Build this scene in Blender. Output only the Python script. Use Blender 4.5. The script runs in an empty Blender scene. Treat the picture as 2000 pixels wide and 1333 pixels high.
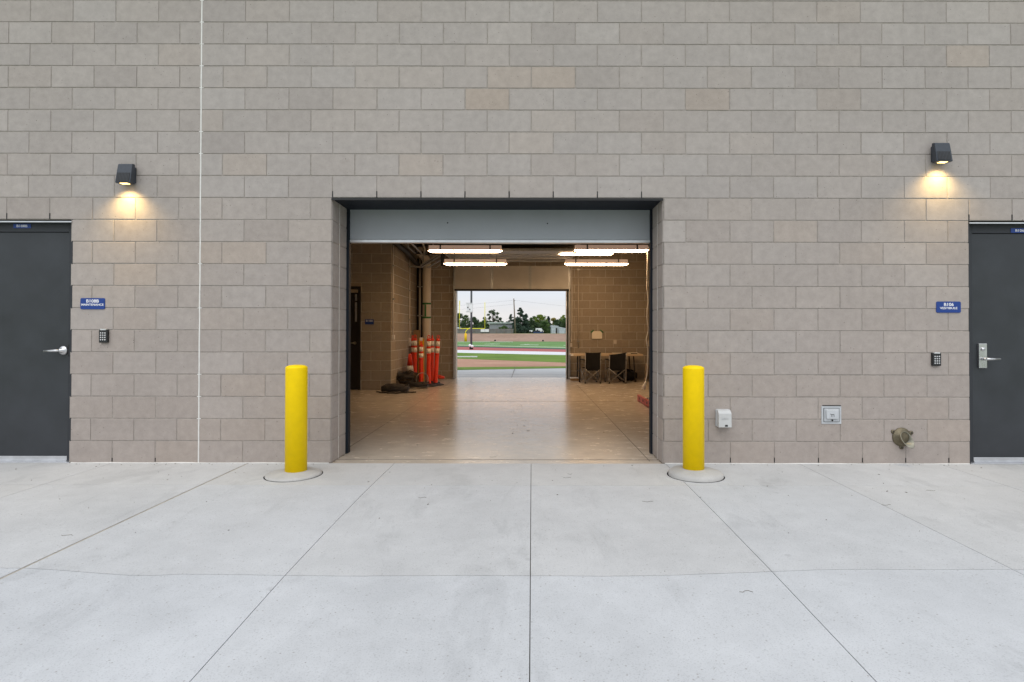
import bpy, bmesh, math, random
from mathutils import Vector, Matrix, noise
R = math.radians
scene = bpy.context.scene
COL = scene.collection
random.seed(7)

# ------------------------------------------------------------------ camera
CAMY, CAMZ, F = -5.08, 1.2, 1080.0          # F in px of a 2000 px wide frame
PPX, PPY, PITCH = 1030.0, 639.0, R(0.585)
cd = bpy.data.cameras.new('camera'); cam = bpy.data.objects.new('camera', cd); COL.objects.link(cam)
cam.location = (0, CAMY, CAMZ)
cam.rotation_euler = (Matrix.Rotation(R(90) + PITCH, 3, 'X') @ Matrix.Rotation(R(0.08), 3, 'Z')).to_euler()
cd.sensor_width = 36; cd.lens = 36 * F / 2000
cd.shift_x = (1000 - PPX) / 2000; cd.shift_y = (PPY - 666.5) / 2000
cd.clip_start = 0.05; cd.clip_end = 4000
scene.camera = cam

def at(px, py, Y):
    """world point seen at photo pixel (px,py) lying on the plane y=Y"""
    dx = (px - PPX) / F; du = (PPY - py) / F
    dy = math.cos(PITCH) - du * math.sin(PITCH)
    dz = math.sin(PITCH) + du * math.cos(PITCH)
    t = (Y - CAMY) / dy
    return Vector((dx * t, Y, CAMZ + dz * t))

# ------------------------------------------------------------------ helpers
class MB:
    """collects geometry, builds ONE mesh object"""
    def __init__(s):
        s.bm = bmesh.new()
    def _bev(s, vs, b, seg=2):
        if b > 0:
            es = set()
            for v in vs:
                for e in v.link_edges: es.add(e)
            bmesh.ops.bevel(s.bm, geom=list(es), offset=b, segments=seg, affect='EDGES', profile=0.5)
    def box(s, a, b, bev=0, rot=None, piv=None, seg=2, mi=0):
        cx = [(a[i] + b[i]) / 2 for i in range(3)]; sz = [abs(b[i] - a[i]) for i in range(3)]
        n0 = len(s.bm.faces)
        r = bmesh.ops.create_cube(s.bm, size=1.0)
        for v in r['verts']:
            v.co = Vector((v.co[0] * sz[0] + cx[0], v.co[1] * sz[1] + cx[1], v.co[2] * sz[2] + cx[2]))
            if rot is not None:
                p = Vector(piv) if piv is not None else Vector(cx)
                v.co = rot @ (v.co - p) + p
        s._bev(r['verts'], bev, seg)
        if mi:
            s.bm.faces.ensure_lookup_table()
            for f in s.bm.faces[n0:]: f.material_index = mi
        return s
    def tube(s, pts, r, n=10, caps=True, mi=0):
        pts = [Vector(p) for p in pts]
        rs = r if isinstance(r, (list, tuple)) else [r] * len(pts)
        rings = []
        up = None
        for i, p in enumerate(pts):
            if i == 0: d = pts[1] - p
            elif i == len(pts) - 1: d = p - pts[i - 1]
            else: d = (pts[i + 1] - p).normalized() + (p - pts[i - 1]).normalized()
            if d.length < 1e-9: d = Vector((0, 0, 1))
            d.normalize()
            if up is None:
                up = d.orthogonal().normalized()
            else:
                up = (up - d * up.dot(d))
                up = up.normalized() if up.length > 1e-6 else d.orthogonal().normalized()
            sd = d.cross(up)
            rings.append([s.bm.verts.new(p + (up * math.cos(2 * math.pi * k / n) + sd * math.sin(2 * math.pi * k / n)) * rs[i]) for k in range(n)])
        for i in range(len(rings) - 1):
            for k in range(n):
                f = s.bm.faces.new((rings[i][k], rings[i][(k + 1) % n], rings[i + 1][(k + 1) % n], rings[i + 1][k]))
                f.smooth = n > 6; f.material_index = mi
        if caps:
            for rg in (rings[0][::-1], rings[-1]):
                f = s.bm.faces.new(rg); f.material_index = mi
        return s
    def lathe(s, prof, c=(0, 0, 0), n=32, axis='Z', mi=0, smooth=True):
        c = Vector(c); rings = []
        for (r, h) in prof:
            ring = []
            for k in range(n):
                a = 2 * math.pi * k / n
                x, y = r * math.cos(a), r * math.sin(a)
                v = Vector((x, y, h)) if axis == 'Z' else (Vector((x, -h, y)) if axis == 'Y' else Vector((h, x, y)))
                ring.append(s.bm.verts.new(c + v))
            rings.append(ring)
        for i in range(len(rings) - 1):
            for k in range(n):
                f = s.bm.faces.new((rings[i][k], rings[i][(k + 1) % n], rings[i + 1][(k + 1) % n], rings[i + 1][k]))
                f.smooth = smooth; f.material_index = mi
        for rg in (rings[0][::-1], rings[-1]):
            try:
                f = s.bm.faces.new(rg); f.material_index = mi
            except ValueError: pass
        return s
    def prism(s, poly, axis, h0, h1, bev=0, mi=0):
        """poly: 2D points; axis 'X'|'Y'|'Z' extrusion from h0 to h1"""
        def P(p, h):
            return {'X': Vector((h, p[0], p[1])), 'Y': Vector((p[0], h, p[1])), 'Z': Vector((p[0], p[1], h))}[axis]
        lo = [s.bm.verts.new(P(p, h0)) for p in poly]; hi = [s.bm.verts.new(P(p, h1)) for p in poly]
        n = len(poly)
        fs = [s.bm.faces.new(lo[::-1]), s.bm.faces.new(hi)]
        for i in range(n): fs.append(s.bm.faces.new((lo[i], lo[(i + 1) % n], hi[(i + 1) % n], hi[i])))
        for f in fs: f.material_index = mi
        s._bev(lo + hi, bev)
        return s
    def quad(s, a, b, c, d, mi=0):
        f = s.bm.faces.new([s.bm.verts.new(Vector(p)) for p in (a, b, c, d)]); f.material_index = mi
        return f
    def build(s, name, mats, parent=None, smooth_angle=None):
        bm = s.bm
        bmesh.ops.recalc_face_normals(bm, faces=bm.faces)
        me = bpy.data.meshes.new(name); bm.to_mesh(me); bm.free()
        return link(name, me, mats, parent)

def build_each(mb, name, m, parent):
    bm = mb.bm; bm.verts.ensure_lookup_table(); seen = set(); out = []
    for v in bm.verts:
        if v in seen: continue
        st = [v]; isl = []; seen.add(v)
        while st:
            q = st.pop(); isl.append(q)
            for e in q.link_edges:
                o_ = e.other_vert(q)
                if o_ not in seen: seen.add(o_); st.append(o_)
        idx = {q: i for i, q in enumerate(isl)}; fs = {f for q in isl for f in q.link_faces}
        me = bpy.data.meshes.new(name); me.from_pydata([q.co[:] for q in isl], [], [[idx[q] for q in f.verts] for f in fs])
        me.validate(); b2 = bmesh.new(); b2.from_mesh(me); bmesh.ops.recalc_face_normals(b2, faces=b2.faces); b2.to_mesh(me); b2.free()
        out.append(link(name, me, m, parent))
    bm.free(); return out

def root_of(o):
    while o.parent: o = o.parent
    return o
def link(name, me, mats, parent=None):
    o = bpy.data.objects.new(name, me); COL.objects.link(o)
    for m in (mats if isinstance(mats, (list, tuple)) else [mats]): me.materials.append(m)
    if parent is not None:
        L = root_of(parent)['_loc'] if '_loc' in root_of(parent) else (0, 0, 0)
        me.transform(Matrix.Translation(-Vector(L)))
        o.parent = parent
    return o
def thing(name, label, cat, loc, group=None):
    o = bpy.data.objects.new(name, None); COL.objects.link(o)
    o.location = loc; o['_loc'] = list(loc); o['label'] = label; o['category'] = cat
    o.empty_display_size = 0.1
    if group: o['group'] = group
    return o
def tag(o, label, cat, group=None, kind=None):
    if label: o['label'] = label
    if cat: o['category'] = cat
    if group: o['group'] = group
    if kind: o['kind'] = kind
    return o
def copy_tree(root, loc, label, rotz=None):
    r = root.copy(); COL.objects.link(r); r.location = loc; r['label'] = label; r['_loc'] = list(loc)
    if rotz is not None: r.rotation_euler = (0, 0, rotz)
    for ch in list(root.children):
        c = ch.copy(); COL.objects.link(c); c.parent = r
        for g in list(ch.children):
            d = g.copy(); COL.objects.link(d); d.parent = c
    return r
def text_mesh(body, size, name, m, parent, loc, depth=0.0012, bold=0.0, align='CENTER', rotz=0, width=None):
    cu = bpy.data.curves.new(name, 'FONT'); cu.body = body; cu.size = size; cu.align_x = align
    cu.extrude = depth; cu.offset = bold; cu.space_character = 1.02
    tmp = bpy.data.objects.new('tmp', cu); COL.objects.link(tmp)
    tmp.matrix_world = Matrix.Translation(loc) @ Matrix.Rotation(rotz, 4, 'Z') @ Matrix.Rotation(R(90), 4, 'X')
    dg = bpy.context.evaluated_depsgraph_get(); dg.update()
    me = bpy.data.meshes.new_from_object(tmp.evaluated_get(dg))
    if width:
        xs = [v.co.x for v in me.vertices]; me.transform(Matrix.Diagonal((width / (max(xs) - min(xs)), 1, 1, 1)))
    me.transform(Matrix.Translation(loc) @ Matrix.Rotation(rotz, 4, 'Z') @ Matrix.Rotation(R(90), 4, 'X'))
    bpy.data.objects.remove(tmp); bpy.data.curves.remove(cu)
    me.name = name; me.materials.clear()
    return link(name, me, m, parent)

# ------------------------------------------------------------------ materials
def _nt(name):
    m = bpy.data.materials.new(name); m.use_nodes = True
    nt = m.node_tree; b = nt.nodes['Principled BSDF']
    return m, nt, b
def N(nt, t, **k):
    n = nt.nodes.new(t)
    for a, v in k.items():
        if a.startswith('i_'): n.inputs[a[2:].replace('_', ' ')].default_value = v
        else: setattr(n, a, v)
    return n
def noise_node(nt, scale, detail=4, rough=0.55, vec=None, coord='Object'):
    n = N(nt, 'ShaderNodeTexNoise'); n.inputs['Scale'].default_value = scale
    n.inputs['Detail'].default_value = detail; n.inputs['Roughness'].default_value = rough
    if vec is None:
        tc = N(nt, 'ShaderNodeTexCoord'); vec = tc.outputs[coord]
    nt.links.new(vec, n.inputs['Vector'])
    return n
def ramp(nt, src, stops):
    r = N(nt, 'ShaderNodeValToRGB'); cr = r.color_ramp
    while len(cr.elements) < len(stops): cr.elements.new(0.5)
    for e, (p, c) in zip(cr.elements, stops):
        e.position = p; e.color = (c, c, c, 1) if not isinstance(c, (tuple, list)) else (*c[:3], 1)
    nt.links.new(src, r.inputs[0]); return r.outputs[0]
def mixc(nt, a, b, fac, mode='MIX'):
    m = N(nt, 'ShaderNodeMix', data_type='RGBA', blend_type=mode)
    for sock, v in ((m.inputs[6], a), (m.inputs[7], b), (m.inputs[0], fac)):
        if hasattr(v, 'is_output') or isinstance(v, bpy.types.NodeSocket): nt.links.new(v, sock)
        elif isinstance(v, (tuple, list)): sock.default_value = (*v[:3], 1)
        else: sock.default_value = v
    return m.outputs[2]
def bump(nt, b, h, strength=0.3, dist=0.002):
    bp = N(nt, 'ShaderNodeBump'); bp.inputs['Strength'].default_value = strength
    bp.inputs['Distance'].default_value = dist
    nt.links.new(h, bp.inputs['Height']); nt.links.new(bp.outputs[0], b.inputs['Normal'])

def mat(name, c, rough=0.6, metal=0.0, var=0.12, vs=8.0, bmp=0.0, bs=60.0, spec=None, emit=None, es=0, bd=0.002):
    m, nt, b = _nt(name)
    b.inputs['Roughness'].default_value = rough; b.inputs['Metallic'].default_value = metal
    if spec is not None: b.inputs['Specular IOR Level'].default_value = spec
    n = noise_node(nt, vs, 5, 0.6)
    v = ramp(nt, n.outputs[0], [(0.3, 1 - var), (0.7, 1 + var * 0.6)])
    col = mixc(nt, c, v, 1.0, 'MULTIPLY'); nt.links.new(col, b.inputs['Base Color'])
    rr = N(nt, 'ShaderNodeMapRange'); rr.inputs['To Min'].default_value = max(0.02, rough - 0.08); rr.inputs['To Max'].default_value = min(1, rough + 0.08)
    nt.links.new(n.outputs[0], rr.inputs['Value']); nt.links.new(rr.outputs[0], b.inputs['Roughness'])
    if bmp:
        n2 = noise_node(nt, bs, 3, 0.6); bump(nt, b, n2.outputs[0], bmp, bd)
    if emit:
        b.inputs['Emission Color'].default_value = (*emit, 1); b.inputs['Emission Strength'].default_value = es
    return m

def block_mat(name, dark, light, warm, pit=0.55, bump_s=0.35):
    m, nt, b = _nt(name)
    b.inputs['Roughness'].default_value = 0.92; b.inputs['Specular IOR Level'].default_value = 0.2
    at_ = N(nt, 'ShaderNodeAttribute', attribute_name='tone')
    sep = N(nt, 'ShaderNodeSeparateColor'); nt.links.new(at_.outputs['Color'], sep.inputs[0])
    c = mixc(nt, dark, light, sep.outputs[0])
    c = mixc(nt, c, warm, sep.outputs[1])
    big = noise_node(nt, 1.3, 4, 0.6)
    c = mixc(nt, c, ramp(nt, big.outputs[0], [(0.3, 0.95), (0.7, 1.04)]), 1.0, 'MULTIPLY')
    med = noise_node(nt, 14, 5, 0.65)
    c = mixc(nt, c, ramp(nt, med.outputs[0], [(0.28, 0.89), (0.72, 1.08)]), 1.0, 'MULTIPLY')
    fine = noise_node(nt, 230, 2, 0.5)
    c = mixc(nt, c, ramp(nt, fine.outputs[0], [(0.30, 0.82), (0.45, 1.0), (0.7, 1.05)]), 0.8, 'MULTIPLY')
    vo = N(nt, 'ShaderNodeTexVoronoi'); vo.inputs['Scale'].default_value = 34
    tc = N(nt, 'ShaderNodeTexCoord'); nt.links.new(tc.outputs['Object'], vo.inputs['Vector'])
    sel = N(nt, 'ShaderNodeSeparateColor'); nt.links.new(vo.outputs['Color'], sel.inputs[0])
    th = N(nt, 'ShaderNodeMath', operation='MULTIPLY'); nt.links.new(sel.outputs[0], th.inputs[0]); th.inputs[1].default_value = 0.14
    cmpn = N(nt, 'ShaderNodeMath', operation='SUBTRACT'); nt.links.new(th.outputs[0], cmpn.inputs[0]); nt.links.new(vo.outputs['Distance'], cmpn.inputs[1])
    pits = ramp(nt, cmpn.outputs[0], [(0.0, 0.0), (0.035, 1.0)])
    s2 = N(nt, 'ShaderNodeMath', operation='GREATER_THAN'); nt.links.new(sel.outputs[1], s2.inputs[0]); s2.inputs[1].default_value = 0.55
    pm = N(nt, 'ShaderNodeMath', operation='MULTIPLY'); nt.links.new(pits, pm.inputs[0]); nt.links.new(s2.outputs[0], pm.inputs[1])
    pmf = N(nt, 'ShaderNodeMath', operation='MULTIPLY'); nt.links.new(pm.outputs[0], pmf.inputs[0]); pmf.inputs[1].default_value = pit
    c = mixc(nt, c, (0.10, 0.09, 0.08), pmf.outputs[0])
    # combined tone, mottling, grain and pits feed the base colour
    nt.links.new(c, b.inputs['Base Color'])
    bump(nt, b, fine.outputs[0], bump_s, 0.002)
    return m

def concrete_mat(name, c, speck=0.5, rough=0.85, stain=0.1, streak=0.0, gloss=False, slab=None):
    m, nt, b = _nt(name)
    b.inputs['Roughness'].default_value = rough
    tc = N(nt, 'ShaderNodeTexCoord')
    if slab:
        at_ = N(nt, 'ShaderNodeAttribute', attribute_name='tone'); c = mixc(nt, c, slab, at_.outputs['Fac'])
    big = noise_node(nt, 0.9, 5, 0.6, tc.outputs['Object'])
    col = mixc(nt, c, ramp(nt, big.outputs[0], [(0.3, 1 - stain), (0.55, 1.0), (0.75, 1 + stain * 0.5)]), 1.0, 'MULTIPLY')
    med = noise_node(nt, 6.5, 6, 0.7, tc.outputs['Object'])
    col = mixc(nt, col, ramp(nt, med.outputs[0], [(0.3, 1 - stain * .6), (0.7, 1 + stain * .35)]), 1.0, 'MULTIPLY')
    if slab:
        mpS = N(nt, 'ShaderNodeMapping'); mpS.inputs['Scale'].default_value = (1.6, .55, 1); nt.links.new(tc.outputs['Object'], mpS.inputs[0])
        sn = noise_node(nt, 1.5, 7, 0.68, mpS.outputs[0]); sn.inputs['Distortion'].default_value = 0.6
        col = mixc(nt, col, ramp(nt, sn.outputs[0], [(0.36, 0.90), (0.45, 1.0), (0.60, 1.0), (0.66, 1.035)]), 1.0, 'MULTIPLY')
        v2 = N(nt, 'ShaderNodeTexVoronoi'); v2.inputs['Scale'].default_value = 2.3; nt.links.new(tc.outputs['Object'], v2.inputs['Vector'])
        col = mixc(nt, col, ramp(nt, v2.outputs['Distance'], [(0.0, 0.80), (0.035, 0.88), (0.05, 1.0)]), 0.8, 'MULTIPLY')
    fine = noise_node(nt, 150, 3, 0.65, tc.outputs['Object'])
    col = mixc(nt, col, ramp(nt, fine.outputs[0], [(0.30, 0.72), (0.46, 1.0), (0.62, 1.0), (0.78, 1.1)]), speck, 'MULTIPLY')
    # scattered darker aggregate specks
    vo = N(nt, 'ShaderNodeTexVoronoi'); vo.inputs['Scale'].default_value = 42; nt.links.new(tc.outputs['Object'], vo.inputs['Vector'])
    sel = N(nt, 'ShaderNodeSeparateColor'); nt.links.new(vo.outputs['Color'], sel.inputs[0])
    g = N(nt, 'ShaderNodeMath', operation='GREATER_THAN'); nt.links.new(sel.outputs[0], g.inputs[0]); g.inputs[1].default_value = 0.80
    l = N(nt, 'ShaderNodeMath', operation='LESS_THAN'); nt.links.new(vo.outputs['Distance'], l.inputs[0]); l.inputs[1].default_value = 0.17
    pm = N(nt, 'ShaderNodeMath', operation='MULTIPLY'); nt.links.new(g.outputs[0], pm.inputs[0]); nt.links.new(l.outputs[0], pm.inputs[1])
    pf = N(nt, 'ShaderNodeMath', operation='MULTIPLY'); nt.links.new(pm.outputs[0], pf.inputs[0]); pf.inputs[1].default_value = 0.45 * speck
    col = mixc(nt, col, (0.16, 0.13, 0.11), pf.outputs[0])
    if streak:
        mp = N(nt, 'ShaderNodeMapping'); mp.inputs['Scale'].default_value = (1.9, 3.4, 1); mp.inputs['Rotation'].default_value = (0, 0, 0.06)
        nt.links.new(tc.outputs['Object'], mp.inputs[0])
        st = noise_node(nt, 2.2, 8, 0.7, mp.outputs[0])
        col = mixc(nt, col, ramp(nt, st.outputs[0], [(0.32, 1 - streak), (0.5, 1.0), (0.68, 1 + streak * .7)]), 1.0, 'MULTIPLY')
        if gloss:
            rr = N(nt, 'ShaderNodeMapRange'); rr.inputs['From Min'].default_value = 0.3; rr.inputs['From Max'].default_value = 0.7
            rr.inputs['To Min'].default_value = rough - 0.04; rr.inputs['To Max'].default_value = rough + 0.07
            nt.links.new(st.outputs[0], rr.inputs['Value']); nt.links.new(rr.outputs[0], b.inputs['Roughness'])
    nt.links.new(col, b.inputs['Base Color'])
    mp2 = N(nt, 'ShaderNodeMapping'); mp2.inputs['Scale'].default_value = (40, 260, 40); mp2.inputs['Rotation'].default_value = (0, 0, 0.0 if gloss else 0.5)
    nt.links.new(tc.outputs['Object'], mp2.inputs[0])
    br = noise_node(nt, 1.0, 2, 0.5, mp2.outputs[0])
    bump(nt, b, br.outputs[0] if not gloss else fine.outputs[0], 0.25 if not gloss else 0.03, 0.002)
    return m

def ground_mat(name, c1, c2, scale=2.0, rough=0.95, fine=60, stripes=0):
    m, nt, b = _nt(name); b.inputs['Roughness'].default_value = rough; b.inputs['Specular IOR Level'].default_value = 0.1
    n = noise_node(nt, scale, 6, 0.7); f = noise_node(nt, fine, 3, 0.7)
    col = mixc(nt, c1, c2, ramp(nt, n.outputs[0], [(0.35, 0.0), (0.65, 1.0)]))
    col = mixc(nt, col, ramp(nt, f.outputs[0], [(0.3, 0.75), (0.7, 1.15)]), 0.7, 'MULTIPLY')
    nt.links.new(col, b.inputs['Base Color']); bump(nt, b, f.outputs[0], 0.4, 0.01)
    return m

def leaf_mat(name, c1, c2):
    m, nt, b = _nt(name); b.inputs['Roughness'].default_value = 0.7; b.inputs['Specular IOR Level'].default_value = 0.25
    at_ = N(nt, 'ShaderNodeAttribute', attribute_name='tone')
    sep = N(nt, 'ShaderNodeSeparateColor'); nt.links.new(at_.outputs['Color'], sep.inputs[0])
    col = mixc(nt, c1, c2, sep.outputs[0]); nt.links.new(col, b.inputs['Base Color'])
    tr = N(nt, 'ShaderNodeBsdfTranslucent'); nt.links.new(col, tr.inputs[0])
    mx = N(nt, 'ShaderNodeMixShader'); mx.inputs[0].default_value = 0.25
    out = nt.nodes['Material Output']; nt.links.new(b.outputs[0], mx.inputs[1]); nt.links.new(tr.outputs[0], mx.inputs[2]); nt.links.new(mx.outputs[0], out.inputs[0])
    return m

M = {}
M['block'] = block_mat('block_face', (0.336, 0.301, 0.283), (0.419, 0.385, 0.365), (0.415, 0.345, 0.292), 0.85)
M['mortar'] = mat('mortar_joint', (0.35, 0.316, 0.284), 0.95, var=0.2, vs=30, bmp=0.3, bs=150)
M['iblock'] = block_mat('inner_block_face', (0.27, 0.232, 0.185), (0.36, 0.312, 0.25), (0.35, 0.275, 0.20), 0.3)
M['imortar'] = mat('inner_mortar', (0.56, 0.52, 0.45), 0.95, var=0.15, vs=30)
M['caulk'] = mat('white_sealant', (0.72, 0.71, 0.68), 0.6, var=0.1, vs=20, bmp=0.2, bs=90)
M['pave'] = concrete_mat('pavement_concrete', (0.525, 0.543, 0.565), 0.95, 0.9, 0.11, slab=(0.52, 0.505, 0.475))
M['groove'] = mat('joint_dirt', (0.10, 0.088, 0.075), 0.95, var=0.4, vs=25)
M['tan_seal'] = mat('joint_sealant_tan', (0.40, 0.36, 0.30), 0.85, var=0.25, vs=18)
M['floor'] = concrete_mat('floor_slab_concrete', (0.56, 0.49, 0.405), 0.3, 0.23, 0.12, 0.11, True)
M['footing'] = concrete_mat('footing_concrete', (0.46, 0.45, 0.43), 0.6, 0.9, 0.16)
M['yellow'] = mat('safety_yellow_plastic', (0.98, 0.68, 0.001), 0.5, spec=.2, var=0.05, vs=14, bmp=0.05, bs=20)
def scuff(m, thr, col, sc=9):
    nt = m.node_tree; b = nt.nodes['Principled BSDF']; src = b.inputs['Base Color'].links[0].from_socket
    tc = N(nt, 'ShaderNodeTexCoord'); mp = N(nt, 'ShaderNodeMapping'); mp.inputs['Scale'].default_value = (1, 1, 2.6); nt.links.new(tc.outputs['Object'], mp.inputs[0])
    a = noise_node(nt, sc, 8, 0.72, mp.outputs[0]); nt.links.new(mixc(nt, src, col, ramp(nt, a.outputs[0], [(thr, 0.0), (thr + .05, 0.55)])), b.inputs['Base Color'])
scuff(M['yellow'], 0.665, (0.35, 0.23, 0.02))
M['doorgrey'] = mat('charcoal_door_paint', (0.032, 0.036, 0.042), 0.38, var=0.22, vs=3.5, bmp=0.04, bs=40)
scuff(M['doorgrey'], 0.69, (0.085, 0.088, 0.09), 5)
M['framegrey'] = mat('charcoal_frame_paint', (0.026, 0.029, 0.035), 0.55, var=0.12, vs=6)
M['navyframe'] = mat('slate_steel_paint', (0.011, 0.015, 0.023), 0.65, spec=.25, var=0.15, vs=6)
M['alu'] = mat('brushed_aluminium', (0.66, 0.67, 0.69), 0.38, 0.85, var=0.12, vs=12)
M['chrome'] = mat('satin_chrome', (0.62, 0.62, 0.63), 0.30, 0.95, var=0.08, vs=10)
M['rubber'] = mat('black_rubber', (0.018, 0.018, 0.019), 0.7, var=0.3, vs=10)
M['signblue'] = mat('sign_blue_plastic', (0.008, 0.045, 0.24), 0.42, var=0.05, vs=10)
M['signwhite'] = mat('sign_lettering_white', (0.85, 0.86, 0.88), 0.5, var=0.03)
M['keyblack'] = mat('keypad_black_plastic', (0.012, 0.013, 0.014), 0.42, var=0.1)
M['keysilver'] = mat('key_grey_rubber', (0.55, 0.56, 0.57), 0.5, var=0.05)
M['bronze'] = mat('dark_bronze_casting', (0.048, 0.056, 0.070), 0.45, 0.2, var=0.12, vs=30)
M['lens_out'] = mat('wall_lamp_lens', (0.9, 0.85, 0.7), 0.3, emit=(1.0, 0.64, 0.20), es=3.6, var=0.02)
M['lens_in'] = mat('tube_lamp_lens', (0.9, 0.88, 0.84), 0.4, emit=(1.0, 0.65, 0.36), es=37, var=0.02)
M['lamp_body'] = mat('lamp_body_pale_plastic', (0.68, 0.64, 0.60), 0.5, var=0.08, vs=9)
M['tube_body'] = mat('tube_lamp_body', (0.75, 0.68, 0.62), 0.5, var=0.08, vs=9, emit=(1.0, 0.62, 0.44), es=0.22)  # slight emission added so the housing above the lens looks lit
M['panel_out'] = mat('door_panel_grey_paint', (0.37, 0.39, 0.42), 0.42, var=0.07, vs=2.5, bmp=0.05, bs=25)
M['panel_in'] = mat('door_panel_inner_skin', (0.48, 0.46, 0.42), 0.5, var=0.1, vs=3)
M['galv'] = mat('galvanised_steel', (0.42, 0.42, 0.41), 0.42, 0.7, var=0.2, vs=25)
M['darksteel'] = mat('dark_steel', (0.03, 0.028, 0.026), 0.5, 0.4, var=0.2)
M['deck'] = mat('dark_ceiling_deck', (0.05, 0.045, 0.04), 0.8, var=0.2)
M['pvcgrey'] = mat('cover_pale_grey_plastic', (0.55, 0.56, 0.56), 0.42, var=0.05)
M['boxsteel'] = mat('box_grey_enamel', (0.50, 0.52, 0.54), 0.45, 0.1, var=0.1, vs=20)
M['brass'] = mat('aged_brass', (0.17, 0.145, 0.095), 0.5, 0.6, var=0.35, vs=25, bmp=0.2, bs=80)
M['brass_in'] = mat('aged_brass_lip', (0.27, 0.26, 0.21), 0.42, 0.6, var=0.3, vs=25)
M['orange'] = mat('post_orange_plastic', (0.72, 0.042, 0.010), 0.45, var=0.15, vs=9)
M['reflwhite'] = mat('reflective_white_band', (0.74, 0.70, 0.62), 0.5, var=0.12, vs=30)
M['cable'] = mat('black_cable_jacket', (0.03, 0.027, 0.025), 0.5, var=0.3, vs=20)
M['cable_pale'] = mat('dusty_cable_jacket', (0.085, 0.075, 0.065), 0.6, var=0.3, vs=20)
M['tarp'] = mat('brown_canvas', (0.10, 0.065, 0.032), 0.9, var=0.5, vs=5, bmp=0.5, bs=30)
M['cardboard'] = mat('cardboard', (0.26, 0.17, 0.09), 0.9, var=0.15)
M['signyellow'] = mat('floor_sign_yellow', (0.75, 0.42, 0.01), 0.5, var=0.08)
M['pipe'] = mat('painted_pipe_cream', (0.56, 0.50, 0.42), 0.5, var=0.08, vs=4)
M['tape'] = mat('green_tape', (0.02, 0.16, 0.05), 0.6, var=0.4, vs=40)
M['wood'] = mat('laminate_tabletop', (0.60, 0.46, 0.30), 0.5, var=0.1, vs=12)
M['fabric'] = mat('black_chair_fabric', (0.006, 0.006, 0.0065), 0.95, var=0.3, vs=12, bmp=0.3, bs=200)
M['tubegrey'] = mat('chair_tube_grey', (0.30, 0.29, 0.28), 0.4, 0.6, var=0.1)
M['paper'] = mat('paper_cream', (0.80, 0.74, 0.62), 0.8, var=0.04)
M['cordwhite'] = mat('white_cord', (0.78, 0.75, 0.68), 0.5, var=0.08)
M['red'] = mat('faded_red_fibreglass', (0.42, 0.085, 0.075), 0.6, var=0.25, vs=10)
M['innerdoor'] = mat('inner_door_dark_paint', (0.018, 0.016, 0.015), 0.35, var=0.2)
M['grass'] = ground_mat('mown_grass', (0.085, 0.15, 0.022), (0.15, 0.235, 0.04), 0.25, fine=3.0)
M['turf'] = ground_mat('sports_turf', (0.10, 0.20, 0.065), (0.15, 0.265, 0.09), 0.08, fine=1.0)
M['infield'] = ground_mat('infield_clay', (0.34, 0.19, 0.13), (0.43, 0.26, 0.185), 0.3, fine=5)
M['track'] = ground_mat('red_track', (0.33, 0.095, 0.09), (0.39, 0.13, 0.12), 0.3, fine=5)
M['track_edge'] = ground_mat('blue_track_edge', (0.035, 0.05, 0.09), (0.05, 0.07, 0.11), 0.5)
M['path'] = ground_mat('pale_path', (0.55, 0.56, 0.58), (0.66, 0.67, 0.69), 0.3, fine=4)
M['earth'] = ground_mat('bare_earth', (0.26, 0.175, 0.125), (0.34, 0.235, 0.18), 0.06, fine=0.9)
M['apron'] = concrete_mat('apron_concrete', (0.44, 0.45, 0.46), 0.2, 0.85, 0.10)
M['linewhite'] = mat('line_paint_white', (0.8, 0.82, 0.8), 0.8, var=0.1, vs=0.6)
M['goal'] = mat('goalpost_yellow', (0.82, 0.72, 0.02), 0.4, var=0.04)
M['goalpad'] = mat('goalpost_pad_yellow', (0.88, 0.50, 0.004), 0.5, var=0.05)
M['polegrey'] = mat('pole_dark_galvanised', (0.11, 0.125, 0.14), 0.55, 0.0, var=0.15)
M['white'] = mat('white_paint', (0.78, 0.79, 0.80), 0.5, var=0.06)
M['fencewood'] = mat('weathered_grey_fence', (0.17, 0.165, 0.16), 0.9, var=0.25, vs=1.2)
M['shed'] = mat('pale_metal_siding', (0.48, 0.52, 0.58), 0.5, var=0.08, vs=1)
M['shedgrey'] = mat('grey_siding', (0.27, 0.28, 0.31), 0.6, var=0.08, vs=1)
M['roof'] = mat('pale_green_metal_roof', (0.42, 0.49, 0.47), 0.5, var=0.08, vs=1)
M['polewood'] = mat('weathered_pole_wood', (0.20, 0.165, 0.13), 0.9, var=0.2, vs=3)
M['carblue'] = mat('car_dark_blue', (0.02, 0.045, 0.12), 0.25, var=0.05)
M['glass'] = mat('dark_glass', (0.02, 0.025, 0.03), 0.08, var=0.05)
M['bark'] = mat('bark', (0.10, 0.08, 0.06), 0.95, var=0.3, vs=2)
M['litter'] = mat('dry_leaf_litter', (0.09, 0.07, 0.035), 0.9, var=0.5, vs=30)

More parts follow.
